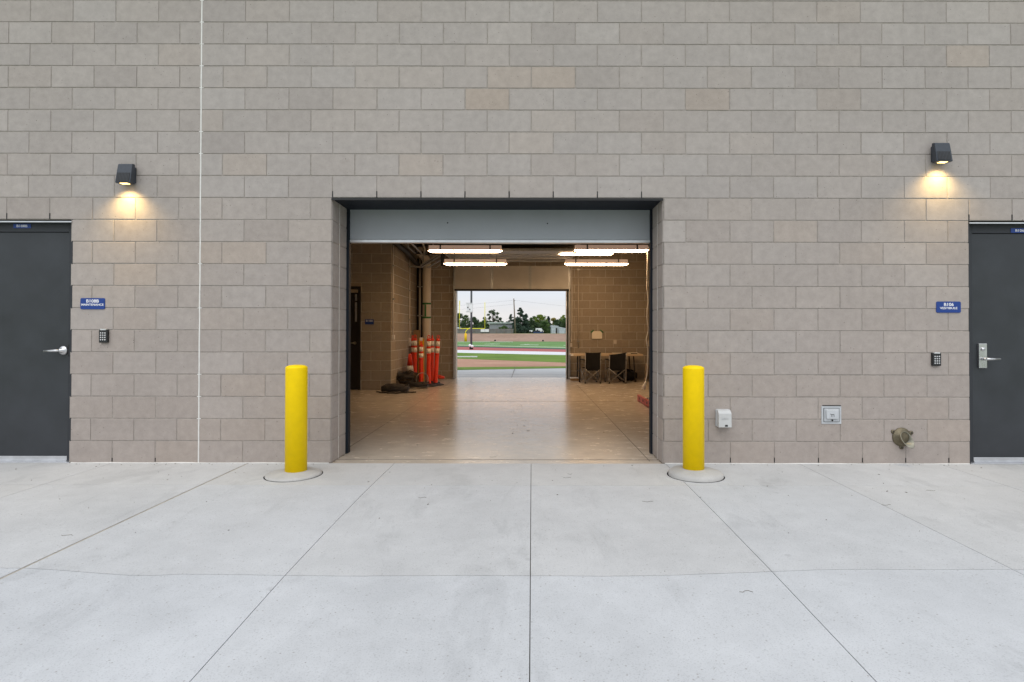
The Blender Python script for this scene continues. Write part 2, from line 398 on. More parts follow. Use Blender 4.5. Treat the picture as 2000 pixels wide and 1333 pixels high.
# ------------------------------------------------------------------ world and sun
w = bpy.data.worlds.new('World'); scene.world = w; w.use_nodes = True
nt = w.node_tree; bg = nt.nodes['Background']
sky = N(nt, 'ShaderNodeTexSky', sky_type='NISHITA'); sky.sun_disc = False
SUN_EL, SUN_AZ = R(52), R(190)       # azimuth measured clockwise from +Y
sky.sun_elevation = SUN_EL; sky.sun_rotation = SUN_AZ; sky.air_density = 1.0; sky.dust_density = 2.0
tc = N(nt, 'ShaderNodeTexCoord')
sx = N(nt, 'ShaderNodeSeparateXYZ'); nt.links.new(tc.outputs['Generated'], sx.inputs[0])
mp = N(nt, 'ShaderNodeMapping'); mp.inputs['Scale'].default_value = (1.5, 1.5, 9); nt.links.new(tc.outputs['Generated'], mp.inputs[0])
cn = noise_node(nt, 1.6, 6, 0.6, mp.outputs[0])
CL = 8.9
base = ramp(nt, sx.outputs[2], [(0.0, (CL * 1.05, CL * 0.99, CL * 0.95)), (0.035, (CL * 1.02, CL * 1.0, CL * 1.0)), (0.075, (CL * 0.93, CL * 0.985, CL * 1.07)), (1.0, (CL * 1.55, CL * 1.62, CL * 1.72))])
cloud = mixc(nt, base, ramp(nt, cn.outputs[0], [(0.3, 0.94), (0.7, 1.05)]), 1.0, 'MULTIPLY')
skyc = mixc(nt, sky.outputs[0], cloud, 0.93)
nt.links.new(skyc, bg.inputs['Color']); bg.inputs['Strength'].default_value = 0.10
sl = bpy.data.lights.new('sun', 'SUN'); so = bpy.data.objects.new('sun', sl); COL.objects.link(so)
sl.energy = 1.1; sl.angle = R(55); sl.color = (1.0, 0.975, 0.94)
d = Vector((math.sin(SUN_AZ) * math.cos(SUN_EL), math.cos(SUN_AZ) * math.cos(SUN_EL), math.sin(SUN_EL)))
so.rotation_euler = (-d).to_track_quat('-Z', 'Y').to_euler(); so.location = (0, -20, 30)

# ------------------------------------------------------------------ block walls
CW, CH = 0.4064, 0.2032
def block_wall(name, O, U, Nn, rows, xs_even, xs_odd, holes, mats, parent, mj=0.0044, depth=0.0042, seed=1, warmth=0.07, edges_round=0.0022, z0=0.0, special=None):
    """blocks as real raised faces over a recessed mortar bed. O origin, U along, Nn outward normal; holes=[(u0,u1,z0,z1)]"""
    rnd = random.Random(seed)
    bm = bmesh.new(); U = Vector(U); Nn = Vector(Nn); O = Vector(O); Z = Vector((0, 0, 1))
    cl = bm.loops.layers.float_color.new('tone')
    def P(u, z, h): return O + U * u + Z * z + Nn * h
    flip = U.cross(Z).dot(Nn) < 0
    def face(pts, tone, mi):
        f = bm.faces.new([bm.verts.new(p) for p in (pts[::-1] if flip else pts)]); f.material_index = mi
        for l in f.loops: l[cl] = tone
    for r in range(rows):
        zb, zt = z0 + r * CH, z0 + (r + 1) * CH
        xs = xs_even if r % 2 == 0 else xs_odd
        for i in range(len(xs) - 1):
            segs = [(xs[i], xs[i + 1])]
            for (a, b, h0, h1) in holes:
                if zb >= h0 - 0.01 and zt <= h1 + 0.01:
                    ns = []
                    for (p, q) in segs:
                        if q <= a + 0.012 or p >= b - 0.012: ns.append((p, q)); continue
                        if p < a - 0.012: ns.append((p, a))
                        if q > b + 0.012: ns.append((b, q))
                    segs = ns
            for (p, q) in segs:
                if q - p < 0.02: continue
                t = min(1, max(0, rnd.gauss(0.56, 0.145))); wv = 0.0
                if rnd.random() < warmth: wv = rnd.uniform(0.2, 0.55)
                else: wv = abs(rnd.gauss(0, 0.10))
                if special: t, wv = special(p, q, zb, t, wv, rnd)
                tone = (t, wv, rnd.random(), 1)
                j = lambda: rnd.uniform(-0.0013, 0.0013)
                yj = rnd.uniform(-0.0008, 0.0008)
                a, b, c, d_ = p + mj + j(), q - mj + j(), zb + mj + j(), zt - mj + j()
                s1, s2, s3, s4 = j() * .7, j() * .7, j() * .7, j() * .7
                e = edges_round
                out = [(a + s1, c), (b, c + s2), (b + s3, d_), (a, d_ + s4)]
                inn = [(a + e, c + e), (b - e, c + e), (b - e, d_ - e), (a + e, d_ - e)]
                F4 = [P(u, z, yj) for (u, z) in inn]; M4 = [P(u, z, -e + yj) for (u, z) in out]; B4 = [P(u, z, -depth - 0.001) for (u, z) in out]
                face(F4, tone, 0)
                for k in range(4):
                    k2 = (k + 1) % 4
                    face([M4[k], M4[k2], F4[k2], F4[k]], tone, 0)
                    face([B4[k], B4[k2], M4[k2], M4[k]], tone, 0)
                face([P(p, zb, -depth), P(q, zb, -depth), P(q, zt, -depth), P(p, zt, -depth)], tone, 1)
    me = bpy.data.meshes.new(name); bm.to_mesh(me); bm.free()
    return link(name, me, mats, parent)

XL, XR = -1.798, 1.242          # big opening
def joints_even():
    a = [-1.795 + 0.4064 * k for k in range(0, -4, -1)]          # -1.795 .. -3.012
    x = a[-1]
    while x > -10: x -= 0.3955; a.append(x)
    b = [-1.795 + 0.4064 * k for k in range(1, 8)]               # to 1.05
    x = b[-1]
    while x < 10:
        x += 0.4064 if x < 1.8 else (0.4035 if x < 2.7 else 0.3965); b.append(x)
    return sorted(a + b)
XE = joints_even()
XO = sorted([(XE[i] + XE[i + 1]) / 2 for i in range(len(XE) - 1)] + [-3.012] )
# building ---------------------------------------------------------------
BLD = thing('block_building', 'long building of pale grey concrete blocks with a wide roll-up door opening', 'building', (0, 0, 0))
LD0, LD1 = -5.206, -4.190      # left door hole
RD0, RD1 = 4.062, 5.078        # right door hole
ZO = 12 * CH; ZD = 11 * CH
def spec(p, q, zb, t, wv, rnd):  # ground bounce put into block tones: browner low rows, lightened upper rows
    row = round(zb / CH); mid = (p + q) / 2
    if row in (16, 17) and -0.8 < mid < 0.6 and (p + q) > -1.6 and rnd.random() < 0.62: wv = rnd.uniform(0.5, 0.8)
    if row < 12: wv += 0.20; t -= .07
    else: t += .14; wv += .07  # lighter colour here makes up for weaker bounce higher up
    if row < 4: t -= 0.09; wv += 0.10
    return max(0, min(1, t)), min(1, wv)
rows = 31
fac = block_wall('facade_wall', (0, 0, 0), (1, 0, 0), (0, -1, 0), rows, XE, XO, [(XL, XR, 0, ZO), (LD0, LD1, 0, ZD), (RD0, RD1, 0, ZD)], [M['block'], M['mortar']], BLD, seed=5, special=spec)
# solid body of the facade behind the face (thickness of the wall)
mb = MB(); T = 0.4064
for (a, b, z0, z1) in [(-9.9, LD0 - .01, 0, 6.299), (LD1 + .01, XL - .006, 0, ZD + .01), (LD0 - .01, XL - .006, ZD + .01, 6.299), (XL - .006, XR + .006, ZO + .01, 6.299), (XR + .006, RD0 - .01, 0, ZD + .01), (XR + .006, RD1 + .01, ZD + .01, 6.299), (RD1 + .01, 9.9, 0, 6.299)]:
    mb.box((a, 0.0075, z0), (b, T, z1))
mb.build('wall_core', M['mortar'], BLD)
# returns of the opening: two wythes each side with a white sealant line between
for (x, nx, sd) in ((XL, 1, 31), (XR, -1, 37)):
    block_wall('jamb_wall', (x, 0.0, 0), (0, 1, 0), (nx, 0, 0), 12, [-0.004, 0.2032, T + .004], [-0.004, 0.2032, T + .004], [], [M['block'], M['mortar']], BLD, seed=sd, special=lambda p, q, zb, t, wv, r: (t, wv + 0.08))
    MB().box((x + nx * (-0.0065), 0.1985, 0), (x + nx * 0.0006, 0.2075, ZO)).build('sealant_joint', M['caulk'], BLD)
mb = MB(); xj = -3.012
zs = 0.0
pts = []
while zs < 6.29:
    pts.append((xj + random.uniform(-.0012, .0012), -0.0012, zs)); zs += 0.1016
for a, b in zip(pts[:-1], pts[1:]):
    wd = 0.0058
    mb.quad((a[0] - wd, -0.0012, a[2]), (a[0] + wd, -0.0012, a[2]), (b[0] + wd, -0.0012, b[2]), (b[0] - wd, -0.0012, b[2]))
    mb.quad((a[0] - wd, 0.006, a[2]), (a[0] - wd, -.0012, a[2]), (b[0] - wd, -.0012, b[2]), (b[0] - wd, 0.006, b[2]))
    mb.quad((a[0] + wd, 0.006, a[2]), (a[0] + wd, -.0012, a[2]), (b[0] + wd, -.0012, b[2]), (b[0] + wd, 0.006, b[2]))
for r in range(1, 31):
    if random.random() < 0.6:
        mb.box((xj - 0.018, -0.0016, r * CH - .004), (xj + 0.02, 0.004, r * CH + .0035))
mb.build('sealant_joint', M['caulk'], BLD)['label'] = 'white vertical sealant line up the block wall'
# white sealant at the wall base
mb = MB()
for (a, b) in ((LD1 + .01, XL - .02), (XR + .02, RD0 - .01)):
    n = int((b - a) / 0.12)
    mb.tube([(a + (b - a) * i / n, -.004 + .002 * noise.noise(Vector((i * .7, a, 0))), .0025) for i in range(n + 1)], [.0055 + .0045 * noise.noise(Vector((i * .43, a, 3))) for i in range(n + 1)], 6)
    mb.build('base_sealant', M['caulk'], BLD); mb = MB()
mb.bm.free()
# weep vents: short dark slots under the joints above openings and along the base
mb = MB()
for x in XE:
    if XL - .05 < x < XR + .05: mb.box((x - .0042, -0.0015, ZO + 0.004), (x + .0042, 0.004, ZO + 0.062))
for x in XO:
    if LD0 < x < LD1 + .03 or RD0 - .02 < x < RD1: mb.box((x - .004, -0.0015, ZD + 0.004), (x + .004, 0.004, ZD + 0.058))
for x in XE:
    if 1.4 < x < 4.0: mb.box((x - .0030, -0.0015, 0.014), (x + .0030, 0.004, 0.056))
for x in XE:
    if -4.1 < x < -3.4: mb.box((x - .0026, -0.0015, 0.014), (x + .0026, 0.004, 0.046))
build_each(mb, 'weep_vent', M['rubber'], BLD)
# lintel: dark steel plate under the blocks, front lip
mb = MB()
mb.box((XL - 0.0, -0.006, ZO - 0.012), (XR + 0.0, T + 0.03, ZO - 0.001))
mb.build('lintel', M['navyframe'], BLD)
MB().box((XL - .005, -0.012, ZO - 0.024), (XR + .005, -0.007, ZO - 0.002), 0.001).build('lintel_lip', M['rubber'], BLD)
# steel guide frames of the opening (inside face of wall)
mb = MB()
mb.box((XL - .02, T + .004, 0), (XL + 0.024, T + 0.07, ZO + .1), 0.003)
mb.box((XL - .004, T - 0.004, 0), (XL + 0.006, T + 0.004, ZO), 0.001)
mb.build('door_frame', M['navyframe'], BLD)
mb = MB()
mb.box((XR - 0.020, T + .004, 0), (XR + .02, T + 0.07, ZO + .1), 0.003)
mb.box((XR - 0.006, T - 0.004, 0), (XR + 0.004, T + 0.004, ZO), 0.001)
mb.build('door_frame', M['navyframe'], BLD)
# parapet/roof and outer side walls (seen only from other positions)
ROOMY = 9.30
mb = MB(); mb.box((-9.9, T, 3.55), (9.9, ROOMY + .4, 3.75)); mb.build('ceiling', M['deck'], BLD)
mb = MB(); mb.box((-9.95, 0.0, 6.30), (9.95, 0.46, 6.36), .004); mb.build('parapet_cap', M['framegrey'], BLD)

# interior walls
def grid(u0, u1, off=0.0):
    e = [u0]; x = u0 + (off if off > 0 else CW)
    while x < u1 - 0.02: e.append(x); x += CW
    e.append(u1)
    o = [u0]; x = u0 + (off if off > 0 else CW) - CW / 2
    if x < u0 + 0.05: x += CW
    while x < u1 - 0.02: o.append(x); x += CW
    o.append(u1); return e, o
SIDEX, SIDEY = -2.84, 6.45
DLX0, DLX1 = -4.42, -3.475
e, o = grid(0, 2.5)
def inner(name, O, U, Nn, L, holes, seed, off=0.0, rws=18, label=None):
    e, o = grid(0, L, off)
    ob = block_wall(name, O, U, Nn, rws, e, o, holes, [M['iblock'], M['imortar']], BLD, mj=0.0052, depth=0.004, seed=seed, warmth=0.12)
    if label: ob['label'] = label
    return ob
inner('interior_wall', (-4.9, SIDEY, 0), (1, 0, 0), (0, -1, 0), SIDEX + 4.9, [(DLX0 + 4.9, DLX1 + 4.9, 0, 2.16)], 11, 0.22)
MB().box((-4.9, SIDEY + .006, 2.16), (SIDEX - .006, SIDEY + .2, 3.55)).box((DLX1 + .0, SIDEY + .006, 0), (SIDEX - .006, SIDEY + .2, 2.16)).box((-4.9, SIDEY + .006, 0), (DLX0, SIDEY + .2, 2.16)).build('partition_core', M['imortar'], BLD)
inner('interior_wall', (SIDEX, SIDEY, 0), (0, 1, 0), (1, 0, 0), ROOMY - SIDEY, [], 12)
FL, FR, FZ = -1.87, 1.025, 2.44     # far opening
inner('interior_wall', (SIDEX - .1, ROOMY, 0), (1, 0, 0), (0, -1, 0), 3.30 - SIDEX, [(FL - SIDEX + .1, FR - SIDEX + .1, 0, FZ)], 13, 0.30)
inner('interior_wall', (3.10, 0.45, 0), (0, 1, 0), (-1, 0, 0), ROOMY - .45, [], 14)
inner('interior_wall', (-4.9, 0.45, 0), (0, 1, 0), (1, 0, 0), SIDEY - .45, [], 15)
mb = MB()
mb.box((-9.9, ROOMY + .006, 0), (FL - .0, ROOMY + 0.40, 6.2)).box((FR + .0, ROOMY + .006, 0), (9.9, ROOMY + 0.40, 6.2)).box((FL, ROOMY + .006, FZ), (FR, ROOMY + 0.40, 6.2))
mb.box((-9.9, T, 0), (-9.5, ROOMY, 6.2)).box((9.5, T, 0), (9.9, ROOMY, 6.2))
mb.build('rear_wall', M['imortar'], BLD)
# joists under the deck
mb = MB()
for y in (1.6, 3.4, 5.2, 7.0, 8.6):
    mb.box((-4.9, y - .04, 3.34), (3.1, y + .04, 3.55)); mb.box((-4.9, y - .09, 3.32), (3.1, y + .09, 3.34))
build_each(mb, 'ceiling_joist', M['deck'], BLD)
mb = MB()
mb.box((-2.0, 6.70, 3.10), (1.15, 6.78, 3.17), .004).box((-2.0, 6.68, 3.17), (1.15, 6.80, 3.19)); mb.build('ceiling_channel', M['galv'], BLD)

# front overhead door: lowest section hanging in the head of the opening
p0 = at(681, 470, 0.47); zb = at(900, 475.5, 0.46)[2]
mb = MB(); mb.box((XL + .006, T + 0.035, zb + 0.03), (XR - .004, T + 0.085, 2.62), 0.002)
fd = mb.build('overhead_door', M['panel_out'], BLD); fd['label'] = 'bottom section of the rolled-up front door, bluish grey'
mb = MB(); mb.box((XL + .006, T + 0.026, zb), (XR - .004, T + 0.092, zb + 0.03), 0.004); mb.build('bottom_rail', M['alu'], fd)
mb = MB()
for px, py in ((874, 436), (1069, 437)):
    c = at(px, py, T + .035); mb.box((c.x - .006, T + .031, c.z - .006), (c.x + .006, T + .036, c.z + .006))
build_each(mb, 'screw', M['rubber'], fd)
mb = MB()    # horizontal tracks going back from the front door
for x in (XL - .05, XR + .03):
    mb.box((x - .02, T + .1, 2.9), (x + .02, 3.6, 2.96)); mb.box((x - .02, T + .08, 0.1), (x + .02, T + .12, 2.9))
build_each(mb, 'door_track', M['galv'], fd)

# far overhead door
zf = at(1000, 569, ROOMY - .06)[2]
mb = MB()
S0 = zf + .05; Sx0, Sx1 = FL - .05, FR + .09
zc_ = at(1000, 520, ROOMY - .08)[2]
mb.box((Sx0, ROOMY - 0.085, S0), (Sx1, ROOMY - 0.035, zc_), 0.004)
sec = mb.build('overhead_door', M['panel_in'], BLD); sec['label'] = 'raised far door seen from inside, dim cream panels'
mb = MB()
for k in range(3):    # horizontal leaves under the ceiling
    y1 = ROOMY - .16 - k * 0.62; mb.box((Sx0, y1 - .60, 3.045 + .0 * k), (Sx1, y1, 3.085), .004)
mb.build('door_section', M['galv'], sec)
mb = MB()
for px in (960.5, 1035):
    x = at(px, 540, ROOMY - .09)[0]; mb.box((x - .035, ROOMY - .097, S0 + .002), (x + .035, ROOMY - .083, zc_))
    mb.box((x - .035, ROOMY - 2.0, 3.03), (x + .035, ROOMY - .18, 3.044))
for x in (Sx0 + .03, Sx1 - .03): mb.box((x - .03, ROOMY - .097, S0 + .002), (x + .03, ROOMY - .083, zc_))
for k in range(4):
    y1 = ROOMY - .16 - k * 0.62; mb.box((Sx0, y1 - .01, 3.02), (Sx1, y1 + .02, 3.045))
build_each(mb, 'stile', M['galv'], sec)
mb = MB(); mb.box((Sx0, ROOMY - .09, zf), (Sx1, ROOMY - .03, S0), .003); mb.build('bottom_rail', M['darksteel'], sec)
mb = MB()
for x, s_ in ((FL - .03, 1), (FR + .065, -1)):
    mb.box((x - .012, ROOMY - .11, 0.02), (x + .012, ROOMY - .03, 2.75), .002)
    mb.box((x - .03 , ROOMY - .03, 0.0), (x + .03, ROOMY - .004, 2.8), .002)
    pts = [(x, ROOMY - .08, 2.75), (x, ROOMY - .10, 2.90), (x, ROOMY - .18, 3.0), (x, ROOMY - .32, 3.03), (x, ROOMY - 2.1, 3.03)]
    mb.tube(pts, 0.022, 6)
build_each(mb, 'door_track', M['galv'], sec)
mb = MB()
for x in (FL - .03, FR + .03):
    mb.box((x - .028, ROOMY - 0.002, 0), (x + .028 , ROOMY + .40, FZ), .003)
mb.box((FL - .05, ROOMY - .002, FZ - .06), (FR + .05, ROOMY + .41, FZ), .003)
mb.build('door_frame', M['darksteel'], BLD)
mb = MB()
mb.box((FL + .0, ROOMY + 0.01, 0.0), (FL + .014, ROOMY + .05, FZ - .06)); mb.box((FR - .014, ROOMY + 0.01, 0.0), (FR, ROOMY + .05, FZ - .06))
build_each(mb, 'weather_strip', M['alu'], BLD)
mb = MB(); mb.tube([(-2.1, ROOMY - .3, 3.25), (1.3, ROOMY - .3, 3.25)], 0.03, 8)
mb.tube([(-1.3, ROOMY - .3, 3.25), (0.6, ROOMY - .3, 3.25)], 0.05, 10); mb.build('torsion_shaft', M['darksteel'], BLD)

# ------------------------------------------------------------------ doors in the facade
def man_door(x0, x1, hinge_left, label, plate_text, plate_px, lever):
    d0 = 0.052; head = ZD; fw = 0.071
    fr = MB()
    fr.box((x0, d0, 0), (x0 + fw, 0.20, head), .002); fr.box((x1 - fw, d0, 0), (x1, 0.20, head), .002)
    fr.box((x0 + fw, d0, head - 0.105), (x1 - fw, 0.20, head), .002)
    fr.box((x0 - .004, 0.001, 0), (x0 + .004, d0 + .01, head)); fr.box((x1 - .004, .001, 0), (x1 + .004, d0 + .01, head))
    lx0, lx1 = x0 + fw + .003, x1 - fw - .003
    leaf = MB().box((lx0, d0 + .010, 0.012), (lx1, d0 + .055, head - .108), .003).build('door', M['doorgrey'], BLD); leaf['label'] = label
    fr.build('door_frame', M['framegrey'], leaf)
    MB().box((lx0 - .004, d0 + .03, 0), (lx1 + .004, d0 + .06, head - .10)).build('door_gap', M['rubber'], leaf)
    MB().prism([(-0.010, head - .016), (0.058, head - .002), (0.058, head - .012), (-0.002, head - .028), (-.010, head - .028)], 'X', x0 - .0, x1 + .0).build('drip_cap', M['alu'], leaf)
    MB().box((lx0 - .0, d0 + .001, 0.012), (lx1 + .0, d0 + .0098, 0.050), .002).box((lx0 - .0, d0 - .006, 0.008), (lx1 + .0, d0 + .009, 0.016), .001).build('door_sweep', M['alu'], leaf)
    MB().box((x0 + .0, -0.01, 0.0), (x1 - .0, 0.14, 0.0075), .002).build('threshold', M['alu'], leaf)
    b = at(plate_px[0], plate_px[1], d0); e_ = at(plate_px[2], plate_px[3], d0)
    pl = MB().box((b.x, d0 - .004, e_.z), (e_.x, d0 - .0005, b.z), .0015).build('room_plaque', M['signblue'], leaf)
    text_mesh(plate_text, 0.031, 'lettering', M['signwhite'], pl, ((b.x + e_.x) / 2, d0 - .0045, (b.z + e_.z) / 2 - .0105), bold=.0003, width=.10 if plate_text == 'B108B' else .079)
    return leaf, d0
dl, d0 = man_door(LD0, LD1, True, 'charcoal metal door with a round-rose lever handle', 'B108B', (26.5, 439, 60.5, 447.6), None)
c = at(118, 686.5, d0 - .03)
mb = MB().lathe([(0.0001, -0.002), (0.041, -0.002), (0.042, 0.006), (0.034, 0.014), (0.018, 0.017), (0.014, 0.05), (0.0001, 0.052)], (c.x, d0 + .006, c.z), 32, 'Y')
mb.tube([(c.x, d0 - .045, c.z), (c.x - .03, d0 - .052, c.z), (c.x - .07, d0 - .052, c.z - .002), (c.x - .135, d0 - .05, c.z - .004)], [.012, .012, .0105, .0095], 12)
mb.build('handle', M['chrome'], dl)
MB().box((LD1 - .0715, d0 - .002, c.z - .055), (LD1 - .062, d0 + .004, c.z + .055), .001).build('strike_plate', M['rubber'], dl)
dr, d0 = man_door(RD0, RD1, False, 'charcoal metal door with a rectangular escutcheon lever lock', 'B106', (1973.5, 445, 2007, 454), None)
a = at(1910, 670, d0); b = at(1926, 718, d0)
mb = MB().box((a.x, d0 - .014, b.z), (b.x, d0 + .010, a.z), .004, seg=3)
cx = (a.x + b.x) / 2 - .004; zc1 = at(1917, 700, d0)[2]; zc2 = at(1917, 681, d0)[2]
mb.lathe([(0.0001, 0), (0.018, 0), (0.018, .008), (.012, .016), (.0001, .017)], (cx, d0 - .012, zc2), 24, 'Y')
mb.tube([(cx, d0, zc1), (cx, d0 - .058, zc1)], .013, 14)
mb.tube([(cx - .004, d0 - .056, zc1), (cx + .03, d0 - .060, zc1), (cx + .125, d0 - .056, zc1 + .001)], [.012, .011, .0095], 12)
mb.build('handle', M['chrome'], dr)

# interior dark door at left
mb = MB().box((DLX0, SIDEY + .04, .01), (DLX1 - .06, SIDEY + .085, 2.09), .003)
idr = mb.build('door', M['innerdoor'], BLD); idr['label'] = 'dark inner door with a brass-coloured lever, left end of the room'
MB().box((DLX1 - .058, SIDEY - .004, 0), (DLX1 + .0, SIDEY + .12, 2.16), .003).box((DLX0, SIDEY - .004, 2.095), (DLX1 - .058, SIDEY + .12, 2.16), .003).build('door_frame', M['innerdoor'], idr)
c = at(692, 671, SIDEY)
MB().lathe([(0.0001, 0), (.034, 0), (.034, .01), (.014, .014), (.014, .05), (.0001, .05)], (c.x, SIDEY + .04, c.z), 20, 'Y').tube([(c.x, SIDEY - .01, c.z), (c.x - .12, SIDEY - .012, c.z)], .011, 10).build('handle', M['brass_in'], idr)
MB().box((DLX1 - .13, SIDEY + .032, 1.42), (DLX1 - .09, SIDEY + .041, 1.83)).box((DLX1 - .13, SIDEY + .032, 1.86), (DLX1 - .09, SIDEY + .041, 2.0)).build('vision_panel', M['alu'], idr)

# ------------------------------------------------------------------ floor and pavement
MB().box((-4.9, -0.002, -0.15), (3.2, ROOMY + .40, -0.001)).build('floor_base', M['floor'], None)
bpy.data.objects['floor_base'].name = 'floor'
tag(bpy.data.objects['floor'], 'tan polished concrete floor slab inside the bay', None, kind='structure')
mb = MB()
for x in (-1.86, 1.145):
    mb.box((x - .0022, 0.1, -.0008), (x + .0022, ROOMY - .01, .0012))
mb.box((-1.79, 0.150, -.0008), (1.235, 0.154, .0012)); mb.box((-4.8, 4.598, -.0008), (3.1, 4.601, .0010))
mb.build('floor_joints', M['groove'], None); tag(bpy.data.objects['floor_joints'], 'thin saw-cut joints in the tan inner floor', None, kind='structure')

def sstep(a, b, x):
    t = max(0, min(1, (x - a) / (b - a))); return t * t * (3 - 2 * t)
def gz(X, dw):
    c = 0.0
    if dw <= 0.7: c = 0
    elif dw < 2.25: c = -0.040 * ((dw - 0.7) / 1.55) ** 1.5
    else: c = -0.040 - 0.060 * min(dw - 2.25, 2.5)
    if X < -1.3: s_ = 1 - 0.85 * sstep(-1.9, -2.6, X) * 1.0 if X < -1.9 else 1 - 0.15 * sstep(-1.3, -1.9, X)
    elif X > 0.5: s_ = 1 - 0.9 * sstep(0.5, 1.75, X)
    else: s_ = 1
    if X < -2.6: s_ = 0.15
    s_ = max(0.1, s_)
    return c * s_
XJ = [-10.15, -8.88, -7.61, -6.34, -5.07, -3.80, -2.556, -1.215, 0.036, 1.268, 2.495, 3.78, 5.05, 6.32, 7.59, 8.86, 10.1]
YJ = [0.0, 0.725, 2.248, 3.80, 5.3, 6.9, 8.5]
def wob(x, k):
    if k == 2: return 0.010 * noise.noise(Vector((x * 1.7, 3.1, 0))) + 0.003 * noise.noise(Vector((x * 11, 7.7, 0)))
    if k == 1: return 0.004 * noise.noise(Vector((x * 2.3, 9.1, 0)))
    return 0
pb = bmesh.new(); pcl = pb.loops.layers.float_color.new('tone'); rp = random.Random(12)
for i in range(len(XJ) - 1):
    for j in range(len(YJ) - 1):
        gl = 0.0085 if abs(XJ[i] + 2.556) < .01 else 0.0021
        gr = 0.0085 if abs(XJ[i + 1] + 2.556) < .01 else 0.0021
        gt = 0.0013 if j == 1 else (0.0024 if j == 2 else .002)
        gb = 0.0013 if j == 0 else (0.0024 if j == 1 else .002)
        if j == 0: gt = 0
        nx, ny = 10, 12
        near = True
        if not near: nx, ny = 3, 3
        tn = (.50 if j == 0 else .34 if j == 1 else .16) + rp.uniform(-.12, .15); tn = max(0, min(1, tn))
        vs = []
        for a in range(-1, nx + 2):
            col = []
            for b in range(-1, ny + 2):
                aa = min(max(a, 0), nx) / nx; bb = min(max(b, 0), ny) / ny
                x = XJ[i] + gl + (XJ[i + 1] - gr - XJ[i] - gl) * aa
                x0c = x
                y0 = YJ[j] + wob(x, j) + gt; y1 = YJ[j + 1] + wob(x, j + 1) - gb
                yy = y0 + (y1 - y0) * bb
                drop = 0.0 if (0 <= a <= nx and 0 <= b <= ny) else -0.015
                if drop and j == 0 and b < 0: drop = 0
                
                col.append(pb.verts.new((x - .0085 * yy, -yy, gz(x - .0085 * yy, yy) + drop)))
            vs.append(col)
        for a in range(len(vs) - 1):
            for b in range(len(vs[0]) - 1):
                f = pb.faces.new((vs[a][b], vs[a][b + 1], vs[a + 1][b + 1], vs[a + 1][b])); f.smooth = False
                f.smooth = False
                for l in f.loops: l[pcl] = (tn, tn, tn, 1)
bmesh.ops.recalc_face_normals(pb, faces=pb.faces)
me = bpy.data.meshes.new('pavement'); pb.to_mesh(me); pb.free()
for p in me.polygons:
    if p.normal.z < 0: p.flip()
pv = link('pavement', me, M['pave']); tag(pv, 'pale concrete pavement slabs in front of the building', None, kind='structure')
pb = bmesh.new(); g = []
for i in range(161):
    x = -10.15 + i * 0.1265
    g.append([pb.verts.new((x, -k * 0.085, gz(x, k * .085) - 0.0135)) for k in range(101)])
for i in range(160):
    for k in range(100): pb.faces.new((g[i][k], g[i][k + 1], g[i + 1][k + 1], g[i + 1][k]))
me = bpy.data.meshes.new('pavement_bed'); pb.to_mesh(me); pb.free()
tag(link('pavement_bed', me, M['groove']), 'dark dirt seen in the joints between the pavement slabs', None, kind='structure')
mb = MB()   # tan sealant in the wide joint
ys = [0.02 + k * 0.06 for k in range(112)]
for a, b in zip(ys[:-1], ys[1:]):
    x = -2.556 - .0085 * (a + b) / 2
    wa = .0060 + .0018 * noise.noise(Vector((a * 3, 0, 0))); wb = .0060 + .0018 * noise.noise(Vector((b * 3, 0, 0)))
    mb.quad((x - wa, -a, gz(x, a) - .0015), (x + wa, -a, gz(x, a) - .0015), (x + wb, -b, gz(x, b) - .0015), (x - wb, -b, gz(x, b) - .0015))
tag(mb.build('pavement_sealant', M['tan_seal']), 'tan sealant strip in the widest pavement joint', None, kind='structure')

# ------------------------------------------------------------------ bollards
def bollard(px_base, py_base, px_top, label, raised, rx, off):
    rx = rx - .042 if px_base < 1000 else rx - .028
    # footing ring centre
    dw = 0.40
    c = at(px_base, py_base, -dw); X = c.x
    t = thing('bollard', label, 'bollard', (X, -dw, 0), 'yellow bollards flanking the big doorway')
    ft = 0.022 + raised
    n = 40; fb = bmesh.new()
    rnd = random.Random(int(px_base))
    prof = [(rx + .004, -0.03), (rx + .003, ft * .45), (rx - .012, ft * .8), (rx - .04, ft), (0.12, ft + .012), (0.07, ft + .014)]
    rings = []
    for (r, h) in prof:
        ring = []
        for k in range(n):
            a = 2 * math.pi * k / n
            rr = r * (1 + 0.02 * noise.noise(Vector((math.cos(a) * 2, math.sin(a) * 2, px_base)))) if r > .15 else r
            hh = h + (0.006 * noise.noise(Vector((math.cos(a) * 3, math.sin(a) * 3, 5 + r * 20))) if r > .15 and h > 0 else 0)
            ring.append(fb.verts.new((X + off + rr * math.cos(a), -dw - 0.015 + rr * math.sin(a), gz(X, dw) + hh)))
        rings.append(ring)
    for i in range(len(rings) - 1):
        for k in range(n):
            f = fb.faces.new((rings[i][k], rings[i][(k + 1) % n], rings[i + 1][(k + 1) % n], rings[i + 1][k])); f.smooth = True
    fb.faces.new(rings[-1]); bmesh.ops.recalc_face_normals(fb, faces=fb.faces)
    me = bpy.data.meshes.new('concrete_footing'); fb.to_mesh(me); fb.free()
    link('concrete_footing', me, M['footing'], t)
    gap = MB().lathe([(rx + .003, 0.0012), (rx + .012, 0.0012)], (X + off, -dw - .015, 0), 40)
    gap.build('joint_ring', M['groove'], t)
    top = at(px_top, 713.5, -dw)[2]
    r = 0.088
    prof = [(r, ft - .01), (r, top - .030), (r * 1.005, top - .026), (r * .985, top - .021), (r * .9, top - .012), (r * .7, top - .005), (r * .4, top - .001), (.0001, top)]
    mb = MB().lathe(prof, (X, -dw, 0), 48); mb.build('post_sleeve', M['yellow'], t)
    return t
